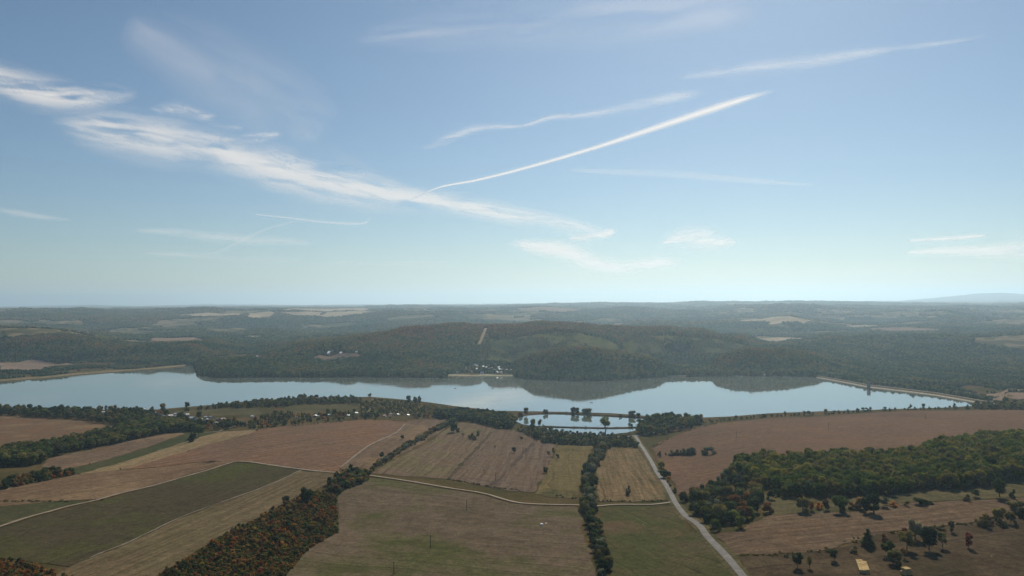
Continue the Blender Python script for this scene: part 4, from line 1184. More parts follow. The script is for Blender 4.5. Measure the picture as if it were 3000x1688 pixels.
streak('cirrus_cloud', [(1930,722,6),(1990,700,30),(2060,700,36),(2120,708,22),(2170,716,6)], 0.9, 'small isolated feathery cirrus right of the middle above the horizon', 'cloud', CG, 31, (1/100,1/15), lo=0.25, hi=0.62, angle=-0.08, alt=8000)
streak('cirrus_cloud', [(2650,705,3),(2740,702,9),(2830,695,8),(2900,688,4)], 0.8, 'thin short cirrus dash near the right side of the sky', 'cloud', CG, 37, (1/120,1/10), lo=0.2, hi=0.6, alt=8000)
streak('cirrus_cloud', [(2640,742,4),(2760,735,14),(2900,735,26),(3080,735,34)], 0.85, 'pinkish flat cirrus bank at the right edge above the horizon', 'cloud', CG, 41, (1/160,1/14), lo=0.2, hi=0.62, alt=8000)
streak('cirrus_cloud', [(1000,110,20),(1300,85,60),(1650,60,80),(2000,40,70),(2250,30,40)], 0.28, 'broad faint veil of cirrus along the top of the sky', 'cloud', CG, 43, (1/260,1/34), lo=0.25, hi=0.75, angle=-0.1)
streak('cirrus_cloud', [(350,60,60),(600,190,110),(800,300,120),(960,430,90)], 0.24, 'thin milky veil between the diagonal cloud band and the top left', 'cloud', CG, 47, (1/260,1/60), lo=0.25, hi=0.75, angle=0.5)
streak('cirrus_cloud', [(380,675,4),(500,680,12),(650,695,20),(800,705,16),(930,715,6)], 0.30, 'faint flat streak of cirrus low on the left', 'cloud', CG, 53, (1/150,1/11), lo=0.25, hi=0.65, angle=0.05, alt=8000)
streak('cirrus_cloud', [(-30,610,5),(60,625,12),(150,640,8),(220,645,3)], 0.28, 'tiny faint cirrus smear at the left edge above the horizon', 'cloud', CG, 153, (1/120,1/9), lo=0.25, hi=0.65, alt=8000)
streak('cirrus_cloud', [(400,740,4),(600,750,10),(850,765,14),(1100,775,10),(1350,770,4)], 0.26, 'lowest faint cirrus streak left of the middle, close to the horizon', 'cloud', CG, 59, (1/220,1/9), lo=0.25, hi=0.65, alt=7000)
TG = 'vapour trails across the upper right sky'
streak('contrail', [(1188,592,2),(1285,549,3),(1400,526,4.5),(1550,488,5.5),(1750,429,7),(1950,362,11),(2100,312,13),(2200,282,9),(2290,258,4)],
       0.95, 'brightest sharp white vapour trail slanting across the middle of the sky', 'vapour trail', TG, 61, (1/60,1/6), lo=-0.3, hi=0.32, n_u=420, n_v=26, skew=-0.25)
streak('contrail', [(1220,440,6),(1300,412,14),(1380,382,15),(1450,372,9),(1530,370,6),(1610,345,9),(1700,338,9),(1790,325,12),(1880,305,16),(1980,285,18),(2080,265,12)],
       0.4, 'wavy broken vapour trail just above the brightest one', 'vapour trail', TG, 67, (1/70,1/10), lo=0.12, hi=0.6, angle=-0.15, n_u=360, n_v=30)
streak('contrail', [(1960,230,5),(2080,212,18),(2220,198,24),(2360,185,24),(2500,160,18),(2650,140,10),(2800,120,7),(2920,100,4)],
       0.34, 'wide faded vapour trail highest at the right', 'vapour trail', TG, 71, (1/100,1/10), lo=0.15, hi=0.62, angle=-0.13, n_u=300, n_v=30)
streak('contrail', [(1640,496,4),(1780,503,10),(1950,508,14),(2100,520,13),(2260,534,8),(2420,545,3)], 0.22, 'very faint straight vapour trail under the brightest one', 'vapour trail', TG, 73, (1/200,1/12), lo=0.1, hi=0.55, angle=0.06, n_u=200)
streak('contrail', [(720,625,1.5),(860,640,4),(960,652,5),(1060,655,5),(1085,640,4),(1105,632,2)], 0.36, 'short low vapour trail with an upturned end left of the middle', 'vapour trail', TG, 79, (1/80,1/6), lo=0.1, hi=0.55, n_u=200, n_v=20)
streak('contrail', [(600,755,1.5),(680,720,3),(740,690,3),(800,665,3),(890,645,1.5)], 0.28, 'thin rising vapour trail low on the left', 'vapour trail', TG, 83, (1/80,1/6), lo=0.1, hi=0.55, n_u=160, n_v=16)

# open yards where the houses stand, so that no tree grows through or just in front of a roof
YARDS = []
for (a_, b_, r_) in [(458,1214,1),(471,1219,1),(480,1223,1),(499,1222,1.2),(516,1217,1.1),(512,1225,1),(548,1219,1.2),(563,1229,1.4),(578,1232,1.2),(588,1234,1.2),(605,1226,1),(606,1234,1),(619,1226,1),(640,1232,1.3),(652,1232,1.2),(632,1244,1),
    (740,1224,1.1),(419,1203,1.1),(302,1212,1.1),(869,1227,1),(923,1222,1.1),(932,1223,1),(964,1219,1),(1020,1221,1),(1043,1214,1),(1127,1222,1.2),(1147,1217,1.1),(1144,1224,1),(1165,1218,1),(1195,1220,1)]:
    x_, y_ = hit(a_, b_)[:2]; ux, uy = x_ / math.hypot(x_, y_), y_ / math.hypot(x_, y_)
    for k_ in (0, 11, 22, 33, 44, 55, 66): YARDS.append((x_ - ux * k_, y_ - uy * k_, 7.5 * r_))
YARDS = np.array(YARDS)
def off_yards(Q):
    if not len(Q): return Q
    dd = np.hypot(Q[:, None, 0] - YARDS[None, :, 0], Q[:, None, 1] - YARDS[None, :, 1])
    return Q[~(dd < YARDS[None, :, 2]).any(1)]

# ------------------------------------------------------------------ woods and hedges near the drone
def spread(poly, spacing, hpx, picks, group_label, group, limit=300, parts=False, stuff_label=None, hvar=0.25, avoid=None, wfac=1.0, jit=0.42, gaps=0.0):
    """picks: list of (weight, kind, material, label); nearest `limit` are single plants, the rest one mass"""
    Q = scatter(poly, spacing, jit)
    if avoid is not None: Q = clear_fields(Q, avoid)
    Q = off_yards(Q)
    if gaps: Q = Q[fbm(Q[:, 0] / 11, Q[:, 1] / 11, 91, 3) > gaps]
    xr = np.argsort(np.argsort(Q[:, 0] / Q[:, 1])) / max(1, len(Q)); yr = np.argsort(np.argsort(Q[:, 1])) / max(1, len(Q))
    order = np.argsort(np.hypot(Q[:, 0], Q[:, 1])); xr, yr = xr[order], yr[order]
    Q = Q[np.argsort(np.hypot(Q[:, 0], Q[:, 1]))]
    w = np.array([p[0] for p in picks], float); w /= w.sum()
    ch = rng.choice(len(picks), len(Q), p=w)
    rest = {}
    for i, (x, y) in enumerate(Q):
        _, kind, mat, lab = picks[ch[i]][:4]
        hp = hpx if not callable(hpx) else hpx(x, y)
        hf = picks[ch[i]][4] if len(picks[ch[i]]) > 4 else 1.0
        h = hp * y / F * rng.uniform(1 - hvar, 1 + hvar) * hf
        if i < limit:
            lx = ('left end', 'left of centre', 'middle', 'right of centre', 'right end')[min(4, int(xr[i] * 5))]
            ly = ('front', 'inner', 'back')[min(2, int(yr[i] * 3))]
            plant_at(x, y, h, kind, FM[mat], '%s, %s rank, %s' % (lab, ly, lx), group, w=h * WID[kind] * wfac * rng.uniform(0.85, 1.2), parts=parts)
        else:
            rest.setdefault(0, []).append((x, y, h, kind, mat))
    if rest:
        R = rest[0]; ks = sorted({(r[3], r[4]) for r in R})
        xs = np.array([r[0] for r in R]); ys = np.array([r[1] for r in R]); hs = np.array([r[2] for r in R])
        protos = [((WHOLE if k not in ('shrub', 'willow') else CROWN)[k][s], FM[m_]) for (k, m_) in ks for s in range(3)]
        instanced('far_side_trees' if 'shrub' not in group else 'far_side_shrubs', protos, np.column_stack([xs, ys, height(xs, ys) - 0.1]), np.column_stack([hs * 1.0 * wfac, hs * 1.0 * wfac, hs]), stuff_label or group_label, 'trees',
                  np.array([ks.index((r[3], r[4])) * 3 + rng.integers(0, 3) for r in R]))
    return len(Q)

roadzone = [np.vstack([ROADP + ROADN * 6.5, (ROADP - ROADN * 6.5)[::-1]])]
counts = {}
# poplar plantation on the right
counts['plantation'] = spread([(2140,1400),(2160,1372),(2260,1362),(2395,1357),(2512,1352),(2600,1352),(2680,1346),(2745,1326),(2832,1310),(2920,1298),(3000,1298),(3090,1300),(3090,1406),(3000,1411),(2949,1410),(2890,1425),(2745,1436),(2628,1446),(2512,1456),(2294,1459),(2285,1440),(2240,1430),(2200,1415)],
   6.9, 40, [(9, 'poplar', 'poplar', 'slender green poplar in the dense right plantation'), (1, 'round', 'poplar', 'broad yellowish green tree among the poplars of the right plantation'), (0.5, 'round', 'olive', 'olive brown tree turning colour inside the right plantation')],
   'green poplars filling the far side of the plantation', 'trees of the dense plantation on the right', 240, True, 'green poplars filling the far side of the plantation on the right', 0.24, wfac=1.0)
# rounded thicket left of the plantation
counts['clump'] = spread([(1992,1462),(2060,1440),(2130,1405),(2180,1405),(2235,1440),(2232,1470),(2212,1486),(2180,1490),(2120,1478),(2040,1480),(2000,1476)],
   8.5, 26, [(4, 'willow', 'green', 'rounded green bush in the upper clump between road and plantation'), (3, 'willow', 'dark', 'rounded dark bush in the upper clump between road and plantation'), (1.5, 'shrub', 'silver', 'greyish bush in the upper clump between road and plantation'), (0.8, 'willow', 'rust', 'rusty bush in the upper clump between road and plantation')],
   '', 'bushes of the upper clump beside the plantation', 300, avoid=roadzone, gaps=0.46, hvar=0.35)
counts['clump2'] = spread([(2012,1510),(2040,1496),(2120,1488),(2180,1492),(2222,1492),(2255,1500),(2235,1515),(2185,1537),(2160,1555),(2105,1562),(2060,1545)],
   8.0, 31, [(4, 'willow', 'dark', 'rounded dark green bush in the lower clump beside the road'), (3, 'willow', 'green', 'rounded mid green bush in the lower clump beside the road'), (1.2, 'shrub', 'silver', 'grey leaved bush in the lower clump beside the road'), (0.7, 'willow', 'rust', 'rusty orange bush in the lower clump beside the road')],
   '', 'bushes of the lower clump beside the road', 300, avoid=roadzone, gaps=0.44, hvar=0.35)

SH = 'small trees along the near shore behind the broad field'
def line_plants(line, width_px, step, hpx, picks, group, hvar=0.25, wfac=1.0, lift=0):
    A = resample(np.array([p[:2] for p in line], float), 4)
    hs = np.array([hit(*p)[:2] for p in A]); s = np.concatenate([[0], np.cumsum(np.hypot(*np.diff(hs, axis=0).T))])
    w = np.array([p[0] for p in picks], float); w /= w.sum(); n = 0
    u = 0.0
    while u < s[-1]:
        x, y = np.interp(u, s, hs[:, 0]), np.interp(u, s, hs[:, 1]); wd = width_px * y / F
        x += rng.uniform(-.5, .5) * wd; y += rng.uniform(-.5, .5) * wd * 1.2
        pk = picks[rng.choice(len(picks), p=w)]
        fr = u / s[-1]; hp = hpx(fr) if callable(hpx) else hpx
        h = hp * y / F * rng.uniform(1 - hvar, 1 + hvar) * (pk[4] if len(pk) > 4 else 1)
        seg = ('far end', 'far part', 'middle', 'near part', 'near end')[min(4, int(fr * 5))] if group != SH else ('left end', 'left part', 'middle', 'right part', 'right end')[min(4, int(fr * 5))]
        plant_at(x, y, h, pk[1], FM[pk[2]], '%s, %s' % (pk[3], seg), group, w=h * WID[pk[1]] * wfac * rng.uniform(.85, 1.2))
        u += step * rng.uniform(.7, 1.3) * (3.0 if rng.random() < 0.09 else 1.0); n += 1
    return n
CR = 'trees along the dry creek between the fields'
counts['creek'] = line_plants([(1778,1300),(1757,1337),(1738,1363),(1724,1392),(1726,1430),(1729,1460),(1722,1491),(1729,1520),(1740,1555),(1748,1584),(1762,1613),(1771,1645),(1774,1675),(1772,1700)], 30, 4.0,
   lambda f: 17 + 13 * f, [(4, 'willow', 'silver', 'silvery willow bush in the winding creek line between the fields'), (4, 'willow', 'dark', 'dark green bush in the winding creek line between the fields'), (3, 'round', 'green', 'mid green tree in the winding creek line between the fields'), (1, 'willow', 'olive', 'olive yellow bush in the winding creek line between the fields')], CR)
HG = 'bushes of the diagonal field hedge'
counts['hedge'] = line_plants([(1332,1236),(1309,1249),(1289,1258),(1262,1270),(1239,1288),(1204,1304),(1169,1327),(1137,1348),(1105,1368),(1082,1384)], 12, 4.6,
   13, [(4, 'willow', 'green', 'green bush in the diagonal hedge between the brown fields'), (2, 'willow', 'silver', 'greyish bush in the diagonal hedge between the brown fields'), (2, 'willow', 'olive', 'olive bush in the diagonal hedge between the brown fields'), (1, 'willow', 'rust', 'rusty bush in the diagonal hedge between the brown fields')], HG, wfac=1.0)
RW = 'pale bushes in a row on the broad right field'
line_plants([(1965,1336),(1985,1335),(2010,1334),(2035,1334),(2060,1333),(2085,1331)], 7, 4.2, lambda f: 15 + 10 * f, [(4, 'shrub', 'silver', 'silvery bush in the short row standing out in the broad ploughed field'), (1, 'shrub', 'olive', 'olive bush in the short row standing out in the broad ploughed field')], RW)
# autumn thicket
TH = 'shrubs of the red and orange thicket'
counts['thicket_head'] = spread([(1006,1392),(1030,1384),(1078,1388),(1078,1404),(1050,1422),(1012,1437),(990,1450),(972,1446),(962,1428),(975,1412)], 5.0, 20,
   [(3, 'shrub', 'green', 'green bush at the narrow upper end of the autumn thicket'), (2, 'shrub', 'dark', 'dark bush at the narrow upper end of the autumn thicket'), (2, 'shrub', 'rust', 'rust coloured bush at the narrow upper end of the autumn thicket'), (.6, 'shrub', 'orange', 'orange bush at the narrow upper end of the autumn thicket')], '', 'bushes at the narrow end of the autumn thicket', 20, stuff_label='bushes filling the narrow end of the autumn thicket')
THP = [(925,1448),(968,1446),(990,1452),(983,1480),(986,1517),(990,1561),(925,1595),(884,1630),(837,1690),(790,1740),(440,1740),(470,1686),(539,1646),(611,1597),(699,1548),(750,1524),(823,1486),(875,1458)]
counts['thicket'] = spread(THP, 4.4, 14, [(5, 'shrub', 'thicket', 'mixed green to rust shrub in the large autumn thicket'), (2.6, 'shrub', 'rust', 'rusty orange shrub in the large autumn thicket'), (1.2, 'shrub', 'green', 'dark green shrub in the large autumn thicket'), (0.35, 'shrub', 'red', 'crimson shrub in the large autumn thicket'), (0.5, 'shrub', 'orange', 'bright orange shrub in the large autumn thicket'), (0.2, 'shrub', 'yellow', 'yellow shrub in the large autumn thicket')],
   '', TH, 100, stuff_label='rusty and green shrubs filling the upper part of the autumn thicket', hvar=0.5, gaps=0.47)
spread([(-60,1640),(0,1640),(60,1648),(100,1658),(160,1676),(220,1690),(250,1730),(-80,1730)], 5, 14, [(3, 'shrub', 'rust', 'rusty shrub in the patch at the bottom left corner'), (1, 'shrub', 'orange', 'orange shrub in the patch at the bottom left corner'), (2, 'shrub', 'thicket', 'mottled shrub in the patch at the bottom left corner')], '', 'shrubs in the bottom left corner', 15, stuff_label='rusty shrubs filling the bottom left corner')
spread([(-40,1436),(0,1428),(40,1405),(100,1394),(170,1380),(222,1391),(150,1406),(80,1420),(0,1437)], 7, 17, [(3, 'shrub', 'dark', 'dark bush in the small patch below the left wood'), (2, 'shrub', 'green', 'green bush in the small patch below the left wood'), (1.5, 'shrub', 'rust', 'rusty bush in the small patch below the left wood'), (.5, 'shrub', 'orange', 'orange bush in the small patch below the left wood')], '', 'bushes at the left edge below the wood', 15, stuff_label='bushes at the left edge below the long wood')
# long wood on the left
counts['leftwood'] = spread([(-60,1345),(0,1330),(116,1316),(233,1290),(343,1268),(385,1248),(480,1243),(560,1250),(585,1262),(540,1267),(480,1270),(343,1300),(210,1327),(146,1341),(122,1364),(0,1369),(-60,1372)],
   8.2, lambda x, y: 30 if y < 1000 else 24, [(6, 'round', 'green', 'green tree in the long curving wood on the left'), (2.5, 'round', 'dark', 'dark green tree in the long curving wood on the left'), (1.4, 'round', 'olive', 'yellowish tree in the long curving wood on the left')], '', 'trees of the long wood on the left', 75, hvar=0.15, wfac=1.15)
counts['upperleft'] = spread([(-80,1206),(0,1206),(180,1208),(330,1210),(450,1210),(530,1218),(640,1236),(720,1250),(640,1262),(590,1258),(480,1242),(385,1244),(341,1246),(280,1240),(247,1230),(64,1221),(0,1216),(-80,1214)],
   11, 19, [(5, 'round', 'green', 'green tree in the wooded belt along the left shore'), (3, 'round', 'dark', 'dark tree in the wooded belt along the left shore'), (1.8, 'round', 'olive', 'olive tree in the wooded belt along the left shore'), (.5, 'conifer', 'dark', 'dark conifer in the wooded belt along the left shore'), (.3, 'shrub', 'orange', 'orange bush in the wooded belt along the left shore', .7)], '', 'trees between the upper left field and the lake', 50, hvar=0.3,
   stuff_label='green trees at the back of the wooded belt on the left shore')
spread([(540,1206),(640,1194),(750,1181),(830,1176),(900,1172),(1040,1170),(1060,1178),(1040,1184),(890,1185),(820,1194),(755,1195),(670,1197),(540,1205)], 11, 12,
   [(4, 'round', 'olive', 'low yellowish green tree on the lake shore above the village'), (4, 'shrub', 'green', 'low green bush on the lake shore above the village'), (2, 'shrub', 'dark', 'low dark bush on the lake shore above the village')], '', 'low trees on the shore above the village', 20, hvar=0.35, stuff_label='low green bushes on the shore above the village')
spread([(700,1252),(800,1216),(860,1217),(920,1217),(1040,1212),(1200,1214),(1265,1219),(1258,1225),(1200,1230),(1070,1228),(910,1240),(760,1258)], 12, 14,
   [(3, 'conifer', 'dark', 'dark pointed conifer in the gardens of the hamlet strip'), (3, 'round', 'green', 'green garden tree in the hamlet strip'), (3, 'shrub', 'olive', 'olive garden bush in the hamlet strip', .7), (.8, 'shrub', 'orange', 'orange garden bush in the hamlet strip', .7), (.6, 'round', 'yellow', 'yellow garden tree in the hamlet strip', .8)], '', 'garden trees of the hamlet strip', 50, hvar=0.35)
spread([(1056,1186),(1100,1172),(1200,1182),(1300,1196),(1340,1202),(1265,1212),(1200,1211),(1056,1206)], 9, 7.5,
   [(3, 'shrub', 'olive', 'low olive bush on the scrubby meadow by the lake'), (2, 'shrub', 'green', 'low green bush on the scrubby meadow by the lake'), (1, 'shrub', 'yellow', 'low yellow bush on the scrubby meadow by the lake')], '', 'bushes on the scrubby meadow by the lake', 20, hvar=0.4, stuff_label='low olive bushes covering the scrubby lakeside meadow')
spread([(1268,1215),(1340,1210),(1420,1216),(1500,1225),(1512,1235),(1500,1258),(1460,1255),(1380,1236),(1275,1226)], 8.5, 18,
   [(5, 'round', 'dark', 'dark tree in the dense wood left of the ponds'), (2, 'round', 'green', 'green tree in the dense wood left of the ponds')], '', 'trees of the dense dark wood left of the ponds', 50, hvar=0.15, wfac=1.15)
spread([(1868,1264),(1885,1246),(1930,1232),(1990,1230),(2040,1232),(2058,1242),(2000,1260),(1950,1272),(1900,1276),(1872,1273)], 11, 23,
   [(4, 'round', 'green', 'green tree in the wood right of the ponds'), (3, 'round', 'dark', 'dark tree in the wood right of the ponds'), (1.5, 'poplar', 'poplar', 'bright poplar in the wood right of the ponds')], '', 'trees of the wood right of the ponds', 40, hvar=0.25)
spread([(1510,1262),(1590,1262),(1640,1274),(1700,1280),(1790,1281),(1800,1285),(1850,1292),(1868,1312),(1780,1309),(1640,1304),(1600,1298),(1545,1276)], 7.5, 14,
   [(3, 'shrub', 'green', 'green bush in the brush below the ponds'), (3, 'shrub', 'silver', 'grey bush in the brush below the ponds'), (3, 'shrub', 'dark', 'dark bush in the brush below the ponds'), (1, 'shrub', 'olive', 'olive bush in the brush below the ponds')], '', 'bushes below the ponds', 15, hvar=0.35, stuff_label='grey green brush below the ponds', avoid=roadzone)
SH = 'small trees along the near shore behind the broad field'
counts['shore'] = line_plants([(2035,1244),(2110,1234),(2180,1228),(2250,1222),(2400,1216),(2541,1206),(2700,1200),(2830,1198),(2930,1199),(3060,1202)], 7, 9, 9,
   [(4, 'shrub', 'green', 'small green bush on the shore behind the broad right field'), (2, 'shrub', 'rust', 'small rusty bush on the shore behind the broad right field', .8), (1.2, 'poplar', 'olive', 'small upright yellowish tree on the shore behind the broad right field', 1.6), (1.2, 'round', 'dark', 'small dark tree on the shore behind the broad right field', 1.3)], SH, hvar=0.35)
spread([(2850,1190),(2930,1185),(3060,1180),(3060,1202),(2930,1200),(2850,1198)], 10, 13, [(3, 'shrub', 'green', 'green bush where the dam meets the near shore'), (2, 'shrub', 'olive', 'olive bush where the dam meets the near shore'), (1, 'round', 'dark', 'dark tree where the dam meets the near shore')], '', 'bushes where the dam meets the near shore', 10, stuff_label='green bushes behind the corner of the dam')
for W in (DYKE_MID, DYKE_FAR):
    far_ = W is DYKE_FAR
    for i in range(0, len(W), 2 if far_ else 1):
        if rng.random() < 0.3:
            h = rng.uniform(1.2, 2.6) * (1.2 if far_ else 0.8); x, y = W[i]
            plant_at(x + rng.uniform(-2, 2), y + rng.uniform(-3, 3), h, 'shrub', FM[rng.choice(['dark', 'olive', 'green'])] if False else FM['olive'], 'low brownish bush on the %s dyke of the ponds' % ('lakeside' if far_ else 'middle'), 'low bushes on the %s dyke' % ('lakeside' if far_ else 'middle')).location.z += 1.8
ribbon_b = [(1005,1395),(960,1440),(880,1462)]

# undergrowth in the thicket: rust ground plants nobody could count
Q = scatter(THP, 2.4); zq = height(Q[:, 0], Q[:, 1]); hq = rng.uniform(1.0, 2.4, len(Q)); wq = rng.uniform(2.0, 3.4, len(Q))
instanced('undergrowth', [(CROWN['shrub'][s], FM['thicket']) for s in range(3)], np.column_stack([Q, zq - 0.2]), np.column_stack([wq, wq, hq]), 'knee high rusty undergrowth between the shrubs of the autumn thicket', 'undergrowth')
# low weeds along edges of fields and banks
Q = []
for seg, wd in (([(0,1470),(175,1470),(291,1467)], 8), ([(2152,1630),(2250,1629),(2395,1618),(2454,1607),(2570,1569),(2745,1546),(2860,1531),(3000,1500)], 9), ([(1563,1445),(1700,1462)], 6), ([(1310,1404),(1420,1424),(1563,1443)], 5), ([(750,1262),(910,1244),(1070,1232),(1190,1235),(1260,1229)], 7), ([(1908,1312),(1995,1270),(2110,1239)], 9), ([(1757,1470),(1950,1467)], 5)):
    W = resample(hits(seg), 1.6); Q.append(W + rng.normal(size=W.shape) * wd * 0.22)
Q = np.vstack(Q); Q = Q[fbm(Q[:, 0] / 14, Q[:, 1] / 14, 3, 2) > 0.42]; zq = height(Q[:, 0], Q[:, 1]); hq = rng.uniform(0.6, 1.8, len(Q)); wq = rng.uniform(1.2, 3.0, len(Q))
instanced('field_edge_weeds', [(CROWN['shrub'][s], FM['olive']) for s in range(3)], np.column_stack([Q, zq - 0.1]), np.column_stack([wq, wq, hq]), 'rough olive weeds growing along the edges of the fields', 'weeds')

